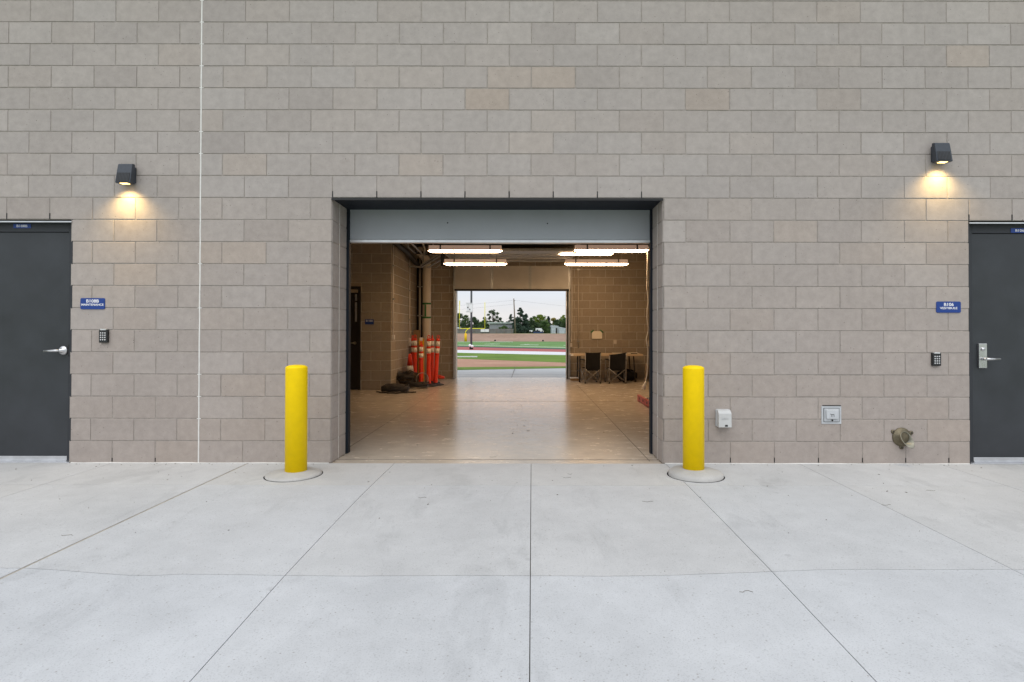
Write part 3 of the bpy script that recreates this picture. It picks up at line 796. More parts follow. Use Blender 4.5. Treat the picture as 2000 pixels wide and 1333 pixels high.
bollard(578.5, 920, 579, 'yellow bollard left of the big doorway on a low flush footing', 0.0, .262, -.012)
bollard(1355, 920, 1355, 'yellow bollard right of the big doorway on a raised round footing', 0.022, .250, .012)

# ------------------------------------------------------------------ wall lamps
def wall_lamp(px, py_top, py_bot, label, X, w2=.070):
    zt = at(px, py_top, -.07)[2]; zb_ = at(px, py_bot, -.09)[2]
    t = thing('wall_lamp', label, 'wall lamp', (X, 0, zb_), 'wall lamps above the doors')
    H = zt - zb_; wt = w2 - .004
    b = bmesh.new()
    # wedge body: (y, z, halfwidth)
    prof = [(-.030, zt, wt), (-.060, zt - .002, wt), (-.066, zt - .010, wt), (-.080, zt - H * .45, w2 - .002), (-.096, zb_ + .006, w2), (-.092, zb_, w2), (-.030, zb_, w2 - .006)]
    L = [b.verts.new((X - p[2], p[0], p[1])) for p in prof]; Rr = [b.verts.new((X + p[2], p[0], p[1])) for p in prof]
    b.faces.new(L); b.faces.new(Rr[::-1])
    for i in range(len(prof)):
        j = (i + 1) % len(prof); b.faces.new((L[i], L[j], Rr[j], Rr[i]))
    bmesh.ops.recalc_face_normals(b, faces=b.faces)
    bmesh.ops.bevel(b, geom=list(b.edges), offset=.0025, segments=2, affect='EDGES')
    me = bpy.data.meshes.new('housing'); b.to_mesh(me); b.free(); hs = link('housing', me, M['bronze'], t)
    mb = MB()   # raised cooling ribs with dark gaps between
    a0 = Vector((0, -.080, zt - H * .48)); a1 = Vector((0, -.096, zb_ + .008)); dn = Vector((0, -(a0.z - a1.z), (a1.y - a0.y))).normalized()
    dn = Vector((0, -1, -0.18)).normalized()
    fv = MB()
    for k in range(9):
        x = X - .052 + k * .013
        q = [a0 + dn * .0045, a1 + dn * .0045]
        fv.quad((x - .0047, q[0].y + .0016, q[0].z), (x + .0047, q[0].y + .0016, q[0].z), (x + .0047, q[1].y + .0016, q[1].z + .006), (x - .0047, q[1].y + .0016, q[1].z + .006))
        xx = x - .0065
        mb.box((xx - .0016, a0.y - .003, a1.z + .004), (xx + .0016, a0.y + .002, a0.z), 0, rot=Matrix.Rotation(-math.atan2(a0.y - a1.y, a0.z - a1.z), 3, 'X'), piv=(xx, a0.y, a0.z))
    build_each(mb, 'cooling_rib', M['bronze'], t); build_each(fv, 'rib_gap', M['rubber'], t)
    MB().box((X - .056, -.032, zb_ + .018), (X + .056, 0.001, zt - .020), .004).build('mounting_box', M['bronze'], t)
    MB().box((X - .034, -.088, zb_ - .004), (X + .034, -.046, zb_ + .001), .001).build('lens', M['lens_out'], t)
    l = bpy.data.lights.new('wall_lamp_beam', 'SPOT'); lo = bpy.data.objects.new('wall_lamp_beam', l); COL.objects.link(lo)
    l.energy = 28; l.color = (1.0, 0.70, 0.27); l.spot_size = R(128); l.spot_blend = 1.0; l.shadow_soft_size = .045
    lo.location = (X, -.078, zb_ - .008); lo.rotation_euler = (R(12), 0, 0)
    lo.parent = t; lo.location = (0, -.088, -.008); lo.rotation_euler = (R(8), 0, 0)
    return t
wall_lamp(241, 320.5, 358.5, 'dark wedge wall lamp lit above the sign of the maintenance door', -3.660)
wall_lamp(1842, 277, 314.5, 'dark wedge wall lamp lit above the sign of the vestibule door', 3.772, .074)

# ------------------------------------------------------------------ signs, keypads
def room_sign(px0, py0, px1, py1, l1, l2, label, s1=.040, s2=.027, w1=.1, w2=.2):
    a = at(px0, py0, 0); b = at(px1, py1, 0)
    t = thing('room_sign', label, 'sign', ((a.x + b.x) / 2, 0, b.z), 'room signs on the outer wall')
    w_, h_ = (b.x - a.x) / 2, (a.z - b.z) / 2; r = .012; cx_, cz_ = (a.x + b.x) / 2, (a.z + b.z) / 2
    poly = []
    for (sx_, sz_, a0) in ((1, 1, 0), (-1, 1, 90), (-1, -1, 180), (1, -1, 270)):
        for k in range(5):
            an = R(a0 + k * 22.5); poly.append((cx_ + sx_ * (w_ - r) + r * math.cos(an), cz_ + sz_ * (h_ - r) + r * math.sin(an)))
    MB().prism(poly, 'Y', -.006, 0.001).build('plate', M['signblue'], t)
    text_mesh(l1, s1, 'lettering', M['signwhite'], t, (cx_, -.0066, cz_ + .0105), .0008, .0006, width=w1)
    text_mesh(l2, s2, 'lettering', M['signwhite'], t, (cx_, -.0066, cz_ - .0185), .0008, .0004, width=w2)
room_sign(158, 584, 205.2, 605.6, 'B108B', 'MAINTENANCE', 'blue room sign with white lettering reading B108B MAINTENANCE', w1=.115, w2=.202)
room_sign(1828, 588.3, 1875.7, 610, 'B106', 'VESTIBULE', 'blue room sign with white lettering reading B106 VESTIBULE', w1=.088, w2=.160)

def keypad(px0, py0, px1, py1, label, X=None):
    a = at(px0, py0, -.02); b = at(px1, py1, -.02); cx_ = (a.x + b.x) / 2
    t = thing('keypad', label, 'keypad', (cx_, 0, b.z), 'door keypads')
    w_ = .039; zt, zb_ = a.z, b.z
    MB().box((cx_ - w_, -.026, zb_), (cx_ + w_, 0.001, zt - .006), .005, seg=3).build('body', M['keyblack'], t)
    MB().box((cx_ - .026, -.030, zt - .013), (cx_ + .026, -.004, zt + .001), .003).build('indicator_bar', M['pvcgrey'], t)
    for r_ in range(4):
        for c_ in range(3):
            x = cx_ + (c_ - 1) * .0195; z = zt - .038 - r_ * .0205
            MB().lathe([(.0066, .0), (.0066, .0035), (.004, .0048), (.0001, .005)], (x, -.0255, z), 12, 'Y').build('key', M['keysilver'], t)
    return t
keypad(192.5, 644, 211.5, 671, 'black twelve-key keypad below the MAINTENANCE sign')
keypad(1820, 687.5, 1839, 714, 'black twelve-key keypad below the VESTIBULE sign')

# white weatherproof outlet cover
a = at(1402, 800, -.05); b = at(1427.5, 834, -.05)
t = thing('outlet_cover', 'white bubble outlet cover low on the wall right of the bollard', 'outlet cover', ((a.x + b.x) / 2, 0, b.z))
poly = [(.001, a.z + .0), (-.030, a.z + .0), (-.055, a.z - .010), (-.074, a.z - .032), (-.078, b.z + .0), (.001, b.z)]
MB().prism(poly, 'X', a.x, b.x, .004).build('cover', M['pvcgrey'], t)
cxm = (a.x + b.x) / 2
MB().box((a.x - .006, -.028, b.z + .004), (b.x - .004, .001, a.z - .004), .003).build('back_box', M['boxsteel'], t)
MB().box((cxm - .002, -.0795, b.z + .008), (cxm + .022, -.070, b.z + .024)).build('latch', M['rubber'], t)
MB().box((a.x + .03, -.0792, (a.z + b.z) / 2 - .004), (b.x - .03, -.0775, (a.z + b.z) / 2 - .002)).box((a.x + .03, -.0792, (a.z + b.z) / 2 + .008), (b.x - .03, -.0775, (a.z + b.z) / 2 + .010)).build('ridge', M['pvcgrey'], t)

# flush steel service box
a = at(1604, 792.5, 0); b = at(1643, 827.5, 0); cx_, cz_ = (a.x + b.x) / 2, (a.z + b.z) / 2
t = thing('service_box', 'square grey metal hydrant box set flush in the block wall', 'wall box', (cx_, 0, b.z))
MB().box((a.x, -.006, b.z), (b.x, .001, a.z), .002).build('flange', M['boxsteel'], t)
MB().box((a.x + .010, -.0072, a.z - .001), (b.x - .004, -.001, a.z + .007), .001).build('top_gap', M['rubber'], t)
k = .018
MB().box((a.x + k, -.0075, b.z + k), (b.x - k, -.0055, a.z - k)).build('door_gap', M['framegrey'], t)
MB().box((a.x + k + .004, -.011, b.z + k + .004), (b.x - k - .004, -.0070, a.z - k - .004), .002).build('door', M['boxsteel'], t)
MB().prism([(-.008, b.z + .052), (-.030, b.z + .050), (-.022, a.z - .035), (-.008, a.z - .030)], 'X', cx_ - .055, cx_ + .055, .003).build('hood', M['boxsteel'], t)
MB().lathe([(.0075, 0), (.0075, .006), (.0001, .007)], (cx_ + .004, -.0105, b.z + .035), 14, 'Y').build('lock', M['rubber'], t)
mb = MB()   # small embossed faucet emblem on the hood
ez = cz_ + .002; ey = -.0275
mb.tube([(cx_ - .020, ey - .001, ez + .012), (cx_ - .014, ey, ez + .004), (cx_ - .002, ey, ez + .004), (cx_ + .014, ey, ez + .006)], .0022, 6)
mb.tube([(cx_ - .008, ey, ez + .0), (cx_ - .008, ey - .001, ez - .016)], .002, 6).tube([(cx_ + .012, ey, ez + .0), (cx_ + .012, ey - .001, ez - .016)], .002, 6)
mb.build('emblem', M['framegrey'], t)
# brass drain nozzle
c = at(1761, 853, 0)
t = thing('drain_nozzle', 'aged brass downspout nozzle with three screw lugs near the ground', 'nozzle', (c.x, 0, c.z))
mb = MB().lathe([(.0001, .0), (.086, .0), (.086, .006), (.078, .014), (.050, .020), (.046, .030)], c, 40, 'Y')
for an in (148, 25, 268):
    p = c + Vector((math.cos(R(an)) * .094, 0, math.sin(R(an)) * .094)); mb.lathe([(.0001, 0), (.018, 0), (.018, .009), (.0001, .010)], p, 16, 'Y')
mb.build('flange', M['brass'], t)
mb = MB()
for an in (148, 25, 268):
    p = c + Vector((math.cos(R(an)) * .095, -.009, math.sin(R(an)) * .095)); mb.lathe([(.0001, 0), (.006, 0), (.006, .003), (.0001, .003)], p, 10, 'Y')
build_each(mb, 'screw', M['rubber'], t)
b = bmesh.new(); n = 36; rings = []     # spout: oblique-cut tube whose lower lip reaches outward and down
c2 = c + Vector((0.006, 0, 0.004))
for (ri, k_) in ((.048, 0), (.052, 1), (.047, 1), (.043, 0)):
    ring = []
    for k in range(n):
        an = 2 * math.pi * k / n; ux, uz = math.cos(an), math.sin(an)
        low = (1 - uz) / 2
        out = (.028 + .085 * low ** 1.3) if k_ else -0.005
        ring.append(b.verts.new((c2.x + ux * ri * (1 - .06 * low * k_) + .012 * low * k_, c2.y - out, c2.z + uz * ri - .034 * low * k_)))
    rings.append(ring)
for i in range(3):
    for k in range(n):
        f = b.faces.new((rings[i][k], rings[i][(k + 1) % n], rings[i + 1][(k + 1) % n], rings[i + 1][k])); f.smooth = True; f.material_index = 0 if i == 0 else 1
bmesh.ops.recalc_face_normals(b, faces=b.faces)
me = bpy.data.meshes.new('spout'); b.to_mesh(me); b.free(); link('spout', me, [M['brass'], M['brass_in']], t)
MB().lathe([(.0001, 0), (.0405, 0), (.0405, .001), (.0001, .001)], (c2.x, -.0215, c2.z), 24, 'Y').build('bore', M['rubber'], t)

# ================================================================== inside the bay
def tube_light(name_label, x0, x1, y, z, straps=True):
    t = thing('ceiling_light', name_label, 'ceiling light', ((x0 + x1) / 2, y, z), 'hanging tube lights inside the bay')
    L = x1 - x0; h = .115
    b = bmesh.new(); secs = []
    def sec(x, s, dz):
        pts = [(-.072, .045), (-.055, h), (.055, h), (.072, .045), (.078, .030), (-.078, .030)]
        return [b.verts.new((x, y + p * s, z + (q if q > .05 else q) * (1 if q > .05 else 1) - dz)) for p, q in pts]
    secs = [sec(x0 + .012, .78, 0), sec(x0 + .03, 1, 0), sec(x1 - .03, 1, 0), sec(x1 - .012, .78, 0)]
    for i in range(3):
        for k in range(6): b.faces.new((secs[i][k], secs[i][(k + 1) % 6], secs[i + 1][(k + 1) % 6], secs[i + 1][k]))
    b.faces.new(secs[0]); b.faces.new(secs[-1][::-1]); bmesh.ops.recalc_face_normals(b, faces=b.faces)
    me = bpy.data.meshes.new('housing'); b.to_mesh(me); b.free(); link('housing', me, M['tube_body'], t)
    b = bmesh.new(); secs = []
    for (x, s, q) in ((x0, .5, .026), (x0 + .03, .86, .012), (x0 + .09, 1, 0), (x1 - .09, 1, 0), (x1 - .03, .86, .012), (x1, .5, .026)):
        pts = [(-.074 * s, .030), (-.066 * s, q + .004), (-.04 * s, q), (.04 * s, q), (.066 * s, q + .004), (.074 * s, .030)]
        secs.append([b.verts.new((x, y + p, z + w_)) for p, w_ in pts])
    for i in range(5):
        for k in range(6): b.faces.new((secs[i][k], secs[i][(k + 1) % 6], secs[i + 1][(k + 1) % 6], secs[i + 1][k]))
    b.faces.new(secs[0]); b.faces.new(secs[-1][::-1]); bmesh.ops.recalc_face_normals(b, faces=b.faces)
    me = bpy.data.meshes.new('lens'); b.to_mesh(me); b.free(); link('lens', me, M['lens_in'], t)
    for fx in (.17, .84):
        x = x0 + L * fx
        mb = MB().box((x - .011, y - .082, z + .028), (x + .011, y + .082, z + h + .006), .002); mb.build('strap', M['darksteel'], t)
        MB().tube([(x, y, z + h), (x + .01, y, 3.34)], .0025, 5).build('hanger_wire', M['darksteel'], t)
    mb = MB()
    for fx in (.02, .35, .65, .98):
        x = x0 + L * fx; mb.box((x - .010, y - .083, z + .022), (x + .010, y - .074, z + .038), .001)
    build_each(mb, 'clip', M['lamp_body'], t)
    return t
def lx(px0, px1, pyb, Y):
    a = at(px0, pyb, Y); b = at(px1, pyb, Y); return a.x, b.x, a.z
YA, YB, YC = 4.50, 6.17, 7.85
x0, x1, z = lx(836.5, 980.5, 493.5, YA); tube_light('tube light nearest the front door on the left side', x0, x1, YA, z)
x0, x1, z = lx(867, 989.5, 518.5, YB); tube_light('lower-looking left tube light, in front of the raised far door', x0, x1, YB, z)
x0, x1, z = lx(1121.5, 1266, 492.5, YA); tube_light('tube light nearest the front door on the right side, white cord at its end', x0, x1, YA, z); CX, CZ = x1, z
x0, x1, z = lx(1103, 1226.5, 518.5, YB); tube_light('lower-looking right tube light, above the folding table', x0, x1, YB, z)
x0, x1, z = lx(1092, 1197, 498.5, YC); tube_light('farthest tube light, its lens just under the nearest right one', x0, x1, YC, z)

# white hanging cord with plug
pts = [at(px, py, YA - .02) for px, py in ((1262, 487), (1264.5, 496), (1264, 530), (1263.5, 560), (1266, 585), (1264, 610), (1264.5, 628), (1266.5, 645), (1262.5, 662), (1265.5, 682), (1265, 705), (1264, 730), (1261.5, 744))]
sm = []
for i in range(len(pts) - 1):
    for k in range(4):
        u = k / 4; p_1 = pts[max(i - 1, 0)]; p1 = pts[i]; p2 = pts[i + 1]; p3 = pts[min(i + 2, len(pts) - 1)]
        sm.append(0.5 * ((2 * p1) + (-p_1 + p2) * u + (2 * p_1 - 5 * p1 + 4 * p2 - p3) * u * u + (-p_1 + 3 * p1 - 3 * p2 + p3) * u ** 3))
sm.append(pts[-1])
t = thing('hanging_cord', 'white power cord hanging from the right tube light, plug end down', 'cord', tuple(pts[-1]))
MB().tube(sm, .010, 8).build('cord', M['cordwhite'], t)
e0, e1 = at(1261.5, 744, YA - .02), at(1257, 760, YA - .02)
MB().tube([e0, e0.lerp(e1, .35), e0.lerp(e1, .5), e1], [.012, .018, .030, .034], 12).build('plug', M['cordwhite'], t)
MB().tube([pts[0] + Vector((0, 0, -.02)), pts[0] + Vector((.02, 0, .03)), pts[0] + Vector((.045, 0, .04)), pts[0] + Vector((.055, 0, .0)), pts[0] + Vector((.02, 0, -.02))], .012, 8).build('cord_loop', M['cordwhite'], t)

# pipes and conduits
BY = 8.62
c = at(833.3, 700, BY); tp = at(833.3, 526, BY)
t = thing('drain_pipe', 'thick cream pipe in the left corner with green tape rings', 'pipe', (c.x, BY, 0))
MB().tube([(c.x, BY, 0), (c.x, BY, 1.4), (c.x, BY, 2.86), (c.x - .03, BY - .02, 3.02), (c.x - .09, BY - .1, 3.12), (c.x - .12, BY - .4, 3.16)], .103, 28).build('pipe', M['pipe'], t)
for py in (594, 621):
    q = at(833, py, BY); MB().tube([(c.x, BY, q.z - .022), (c.x, BY, q.z + .022)], .1055, 28).build('tape_ring', M['tape'], t)
q0, q1 = at(832, 596, BY), at(832, 619, BY)
MB().box((c.x - .035, BY - .108, q1.z), (c.x + .005, BY - .098, q0.z)).build('tape_strip', M['tape'], t)
def conduit(label, name, pts, r, m, clips=(), box=None, cat='conduit'):
    p = Vector(pts[0]); t = thing(name, label, cat, tuple(p))
    MB().tube(pts, r, 10).build('tube', m, t)
    for z in clips: MB().box((p.x - r * 2.6, p.y - r * 1.3, z - .012), (p.x + r * 2.6, p.y + r * 1.1, z + .012)).build('clip', M['galv'], t)
    if box:
        a, b = box; MB().box(a, b, .004).build('junction_box', M['lamp_body'], t)
    return t
y = SIDEY + .07; x = SIDEX + .022
conduit('thin conduit at the near corner of the left wall ending in a switch box', 'conduit', [(x, y, at(768, 655, y).z), (x, y, 3.4)], .012, M['lamp_body'], (2.6, 1.9), ((x - .02, y - .035, at(768, 664, y).z), (x + .035, y + .035, at(768, 655, y).z)))
y = 8.15
conduit('thin conduit farther along the left wall behind the orange posts', 'conduit', [(x, y, at(801, 660, y).z), (x, y, 2.95)], .014, M['lamp_body'], (1.5, 2.2), ((x - .02, y - .03, at(801, 676, y).z), (x + .03, y + .03, at(801, 661, y).z)))
p = at(820, 600, 8.8)
conduit('slim cream riser pipe just left of the thick pipe', 'riser_pipe', [(p.x, 8.8, 0), (p.x, 8.8, 3.1)], .025, M['pipe'], (2.35, 1.62), cat='pipe')
p = at(825.2, 600, 8.95)
conduit('black riser pipe between the slim pipe and the thick pipe', 'riser_pipe', [(p.x, 8.95, 0), (p.x, 8.95, 3.1)], .045, M['rubber'], (), cat='pipe')
p = at(816.5, 600, 9.1)
conduit('black riser pipe hard in the left corner', 'riser_pipe', [(p.x, 9.1, 0), (p.x, 9.1, 3.1)], .03, M['rubber'], (), cat='pipe')
conduit('thick dark pipe running under the ceiling along the left wall', 'overhead_pipe', [(-2.70, 5.2, 3.06), (-2.70, 7.2, 3.0), (-2.70, 8.5, 2.86)], .06, M['darksteel'], (), cat='pipe')
conduit('pale thin conduit running under the ceiling beside the dark pipe', 'overhead_conduit', [(-2.46, 5.0, 3.16), (-2.46, 7.6, 3.05), (-2.46, 7.9, 3.0), (-2.46, 7.95, 2.86)], .022, M['galv'], ())
random.seed(21)
t = thing('pipe_cluster', 'tangle of dark hangers and flexible pipes under the ceiling corner', 'pipes', (-2.5, 7.5, 3.0))
for k in range(5):
    x_ = -2.62 + k * .10; a = [(x_, 7.1 + .2 * k, 3.32), (x_ + random.uniform(-.1, .1), 7.3 + .15 * k, 3.12), (x_ + random.uniform(-.12, .12), 7.6 + .1 * k, 3.02), (x_ + random.uniform(-.1, .1), 7.9 + .1 * k, 3.1)]
    MB().tube(a, .016 + .004 * (k % 3), 8).build('flexible_pipe', M['darksteel'] if k % 2 else M['galv'], t)
# strut bracket near the thick pipe
YK = 7.9
t = thing('strut_bracket', 'slanted grey steel channel bracket above the thick pipe', 'bracket', tuple(at(822, 524, YK)))
a, b = at(822, 523, YK), at(861, 500, YK); dz = Vector((0, 0, .075)); th = Vector((0, .10, 0))
def slab(mb, a, b, h, dep):
    for (p, q, r_, s_) in ((a, b, b + h, a + h),):
        f = [p, q, r_, s_]; g = [v + dep for v in f]; vs = [mb.bm.verts.new(v) for v in f + g]
        for idx in ((0, 1, 2, 3), (7, 6, 5, 4), (0, 4, 5, 1), (1, 5, 6, 2), (2, 6, 7, 3), (3, 7, 4, 0)): mb.bm.faces.new([vs[i] for i in idx])
    return mb
slab(MB(), a, b, dz, th).build('channel', M['galv'], t)
slab(MB(), a + Vector((0.03, -.01, .03)), b + Vector((-.02, -.01, .02)), Vector((0, 0, .012)), Vector((0, .01, 0))).build('slot_line', M['darksteel'], t)
a2, b2 = at(834, 524, YK), at(861, 508, YK)
slab(MB(), a2, b2, Vector((0, 0, .02)), th).build('brace', M['galv'], t)
c1, c2_ = at(798, 522, YK), at(824, 523, YK)
slab(MB(), c1, c2_, Vector((0, 0, .03)), th).build('arm', M['galv'], t)
q = at(864, 508, YK); MB().box((q.x - .035, YK - .03, q.z - .14), (q.x + .045, YK + .14, q.z + .12), .006).build('end_box', M['rubber'], t)
MB().tube([at(842, 523.5, YK), at(853, 523, YK), at(859, 518, YK), at(861, 510, YK)], .009, 8).build('loose_wire', M['galv'], t)
# right side conduit + fittings on back wall
RY = ROOMY - .03
p = at(1129.5, 600, RY)
conduit('thin conduit on the back wall right of the far door, down behind the table', 'conduit', [(p.x, RY, .8), (p.x, RY, 3.2)], .014, M['pipe'], (at(0, 527, RY).z, at(0, 667, RY).z))
p = at(1116, 560, ROOMY - .05)
t = thing('chain', 'pull chain hanging beside the right track of the far door', 'chain', (p.x, ROOMY - .12, 1.0))
MB().tube([(p.x, ROOMY - .12, at(0, 668, ROOMY - .1).z), (p.x + .01, ROOMY - .12, 2.2), (p.x, ROOMY - .12, 2.9)], .010, 6).build('loop', M['lamp_body'], t)
q = at(1115, 674, ROOMY - .06); MB().box((q.x - .025, ROOMY - .06, q.z - .05), (q.x + .035, ROOMY - .003, q.z + .05), .004).build('chain_keeper', M['lamp_body'], t)
a, b = at(1156, 647, RY), at(1176, 662, RY)
t = thing('notice', 'blank cream sheet of paper taped to the back wall', 'paper', ((a.x + b.x) / 2, RY, b.z))
cc = .05
MB().prism([(a.x, b.z), (b.x, b.z), (b.x, a.z - cc), (b.x - cc * .8, a.z), (a.x + cc * .8, a.z), (a.x, a.z - cc)], 'Y', RY - .003, RY + .001).build('sheet', M['paper'], t)
for x_, s_ in ((a.x + .01, 1), (b.x - .01, -1)):
    MB().box((x_ - .05, RY - .0065, a.z - .02), (x_ + .05, RY - .0045, a.z + .012), 0, rot=Matrix.Rotation(R(-40) * s_, 3, 'Y')).build('tape', M['tape'], t)
def outlet(px, py, Y, label, w_=.04, h_=.06):
    c = at(px, py, Y); t = thing('wall_outlet', label, 'outlet', (c.x, Y, c.z))
    MB().box((c.x - w_, Y - .012, c.z - h_), (c.x + w_, Y, c.z + h_), .004).build('box', M['pipe'], t)
    MB().box((c.x - w_ * .5, Y - .018, c.z - h_ * .6), (c.x + w_ * .1, Y - .0125, c.z + h_ * .6), .002).build('socket', M['lamp_body'], t)
outlet(1201.5, 668, ROOMY - .004, 'small outlet on the back wall above the right camp chair')
def side_outlet(px, py, Y, label):
    z = at(px, py, Y).z; t = thing('wall_outlet', label, 'outlet', (3.09, Y, z))
    MB().box((3.045, Y - .05, z - .07), (3.095, Y + .05, z + .07), .006).build('box', M['pipe'], t)
side_outlet(1268, 554, 8.95, 'small box on the right inner wall, upper one near the hanging cord')
side_outlet(1268, 671, 8.9, 'small box on the right inner wall at door handle height')
# low box and clutter
a, b = at(1114, 742, 8.9), at(1131.5, 747.5, 8.9)
t = thing('floor_box', 'low white-topped box on the floor beside the far door frame', 'box', ((a.x + b.x) / 2, 8.9, 0))
MB().box((a.x, 8.75, 0), (b.x, 8.95, .055), .004).build('base', M['cardboard'], t); MB().box((a.x - .01, 8.74, .055), (b.x - .03, 8.96, .075), .003).build('lid', M['white'], t)
# inner room sign
a, b = at(713, 624.5, SIDEY), at(730, 634.5, SIDEY)
t = thing('room_sign', 'small dark blue room sign beside the inner left door', 'sign', ((a.x + b.x) / 2, SIDEY, b.z))
MB().box((a.x, SIDEY - .006, b.z), (b.x, SIDEY + .001, a.z), .001).build('plate', M['signblue'], t)
text_mesh('B110A', .052, 'lettering', M['signwhite'], t, ((a.x + b.x) / 2, SIDEY - .0066, (a.z + b.z) / 2 + .004), .0006, .001)

# folding table
TY0, TY1 = 8.27, 9.02
a, b = at(1115.5, 692, TY0), at(1256.5, 698, TY0); TT = a.z
t = thing('folding_table', 'long folding table with a pale wood top against the back wall', 'table', ((a.x + b.x) / 2, (TY0 + TY1) / 2, 0))
MB().box((a.x, TY0, TT - .045), (b.x, TY1, TT), .006).build('tabletop', M['wood'], t)
MB().box((a.x - .004, TY0 - .003, TT - .043), (a.x + .055, TY0 + .03, TT - .003), .003).build('edge_cap', M['white'], t)
for x_ in (a.x + .22, b.x - .22):
    for y_ in (TY0 + .08, TY1 - .08): MB().tube([(x_, y_, TT - .045), (x_ + (.04 if x_ > 1.9 else -.01), y_ - (.02 if y_ < 8.6 else 0), 0.0)], .016, 8).build('leg', M['darksteel'], t)
    MB().tube([(x_, TY0 + .08, .25), (x_, TY1 - .08, .25)], .012, 8).build('crossbar', M['darksteel'], t)
def paper_pile(px0, px1, Y, h, m, label, cat='papers', yd=.22):
    a = at(px0, 690, Y); b = at(px1, 690, Y); n = 4
    t = thing('paper_stack', label, cat, ((a.x + b.x) / 2, Y, TT))
    mb = MB(); rnd = random.Random(int(px0))
    for k in range(n):
        dx = rnd.uniform(-.02, .02); mb.box((a.x + dx, Y + rnd.uniform(-.02, .02), TT + .001 + h * k / n), (b.x + dx, Y + yd, TT + h * (k + 1) / n - .001), .001, rot=Matrix.Rotation(rnd.uniform(-.2, .2), 3, 'Z'))
    mb.build('sheets', m, t)
paper_pile(1198, 1216, 8.45, .022, M['paper'], 'small stack of papers at the middle of the table')
paper_pile(1228, 1247, 8.42, .028, M['paper'], 'loose stack of papers at the right end of the table')
t = thing('hand_tools', 'dark pair of pliers lying on the right end of the table', 'tool', tuple(at(1240, 692, 8.34)))
c = at(1238, 692, 8.34); MB().tube([(c.x - .07, 8.36, TT + .012), (c.x, 8.34, TT + .014), (c.x + .09, 8.35, TT + .012)], .010, 6).tube([(c.x - .06, 8.32, TT + .012), (c.x, 8.34, TT + .014), (c.x + .05, 8.36, TT + .012)], .010, 6).build('pliers', M['rubber'], t)
# camp chairs seen from behind
def camp_chair(px0, px1, Y, label, rz, sag):
    a = at(px0, 749, Y); b = at(px1, 749, Y); W = b.x - a.x; cx_ = (a.x + b.x) / 2
    t = thing('camp_chair', label, 'chair', (0, 0, 0), 'black camp chairs at the folding table')
    H = at(px0, 688.5, Y).z; w2 = W / 2; D = .42; sz = .36
    bb = bmesh.new(); n = 10; vs = []
    for (off) in (0, .012):
        grid_ = []
        for i in range(n + 1):
            u = i / n; row = []
            for j in range(7):
                v = j / 6; top = H - .012 * math.sin(math.pi * u) - sag * (1 - u) * .55
                z = .30 + .0 + (top - .30) * v
                row.append(bb.verts.new((-w2 - .005 + (W + .01) * u, .05 * math.sin(math.pi * u) - .005 + off - .02 * v, z)))
            grid_.append(row)
        vs.append(grid_)
    for g in vs:
        for i in range(n):
            for j in range(6): bb.faces.new((g[i][j], g[i + 1][j], g[i + 1][j + 1], g[i][j + 1])).smooth = True
    bmesh.ops.recalc_face_normals(bb, faces=bb.faces)
    me = bpy.data.meshes.new('backrest'); bb.to_mesh(me); bb.free(); link('backrest', me, M['fabric'], t)
    sb = bmesh.new(); g = []
    for i in range(9):
        g.append([sb.verts.new((-w2 + W * i / 8, .02 + (D - .04) * j / 6, sz - .05 * math.sin(math.pi * i / 8) * math.sin(math.pi * j / 6))) for j in range(7)])
    for i in range(8):
        for j in range(6): sb.faces.new((g[i][j], g[i + 1][j], g[i + 1][j + 1], g[i][j + 1])).smooth = True
    bmesh.ops.solidify(sb, geom=list(sb.faces), thickness=.01)
    me = bpy.data.meshes.new('seat'); sb.to_mesh(me); sb.free(); link('seat', me, M['fabric'], t)
    for s_ in (-1, 1):
        MB().tube([(s_ * w2, 0, .02), (s_ * w2, 0, .40), (s_ * w2, -.02, H - .02 - (sag * .5 if s_ < 0 else 0))], .011, 8).build('back_post', M['tubegrey'], t)
        MB().tube([(s_ * (w2 + .03), D, .02), (s_ * (w2 + .03), D, .56)], .011, 8).build('front_post', M['tubegrey'], t)
        MB().box((s_ * w2 - .03, -.02, .545), (s_ * w2 + .03, D + .05, .565), .006).build('armrest', M['fabric'], t)
        MB().tube([(s_ * w2, .0, .03), (s_ * (w2 + .015), D, .35)], .009, 8).tube([(s_ * (w2 + .025), D, .03), (s_ * (w2 + .01), .02, .35)], .009, 8).build('side_cross', M['tubegrey'], t)
        MB().lathe([(.020, 0), (.020, .025), (.012, .035)], (s_ * w2, 0, 0), 12).lathe([(.020, 0), (.020, .025), (.012, .035)], (s_ * (w2 + .03), D, 0), 12).build('foot', M['rubber'], t)
    MB().tube([(-w2, 0, .035), (w2, 0.01, .34)], .009, 8).tube([(w2, -.012, .035), (-w2, -.012, .34)], .009, 8).build('rear_cross', M['tubegrey'], t)
    MB().tube([(-w2, D, .035), (w2, D, .34)], .009, 8).tube([(w2, D + .015, .035), (-w2, D + .015, .34)], .009, 8).build('front_cross', M['tubegrey'], t)
    t.location = (cx_, Y, 0); t.rotation_euler = (0, 0, rz)
    return t
camp_chair(1143, 1173.5, 7.98, 'black camp chair with a square back, at the left half of the table', R(9), 0)
camp_chair(1190.5, 1223, 7.98, 'black camp chair with a slanting back edge, at the right half of the table', R(1), .10)
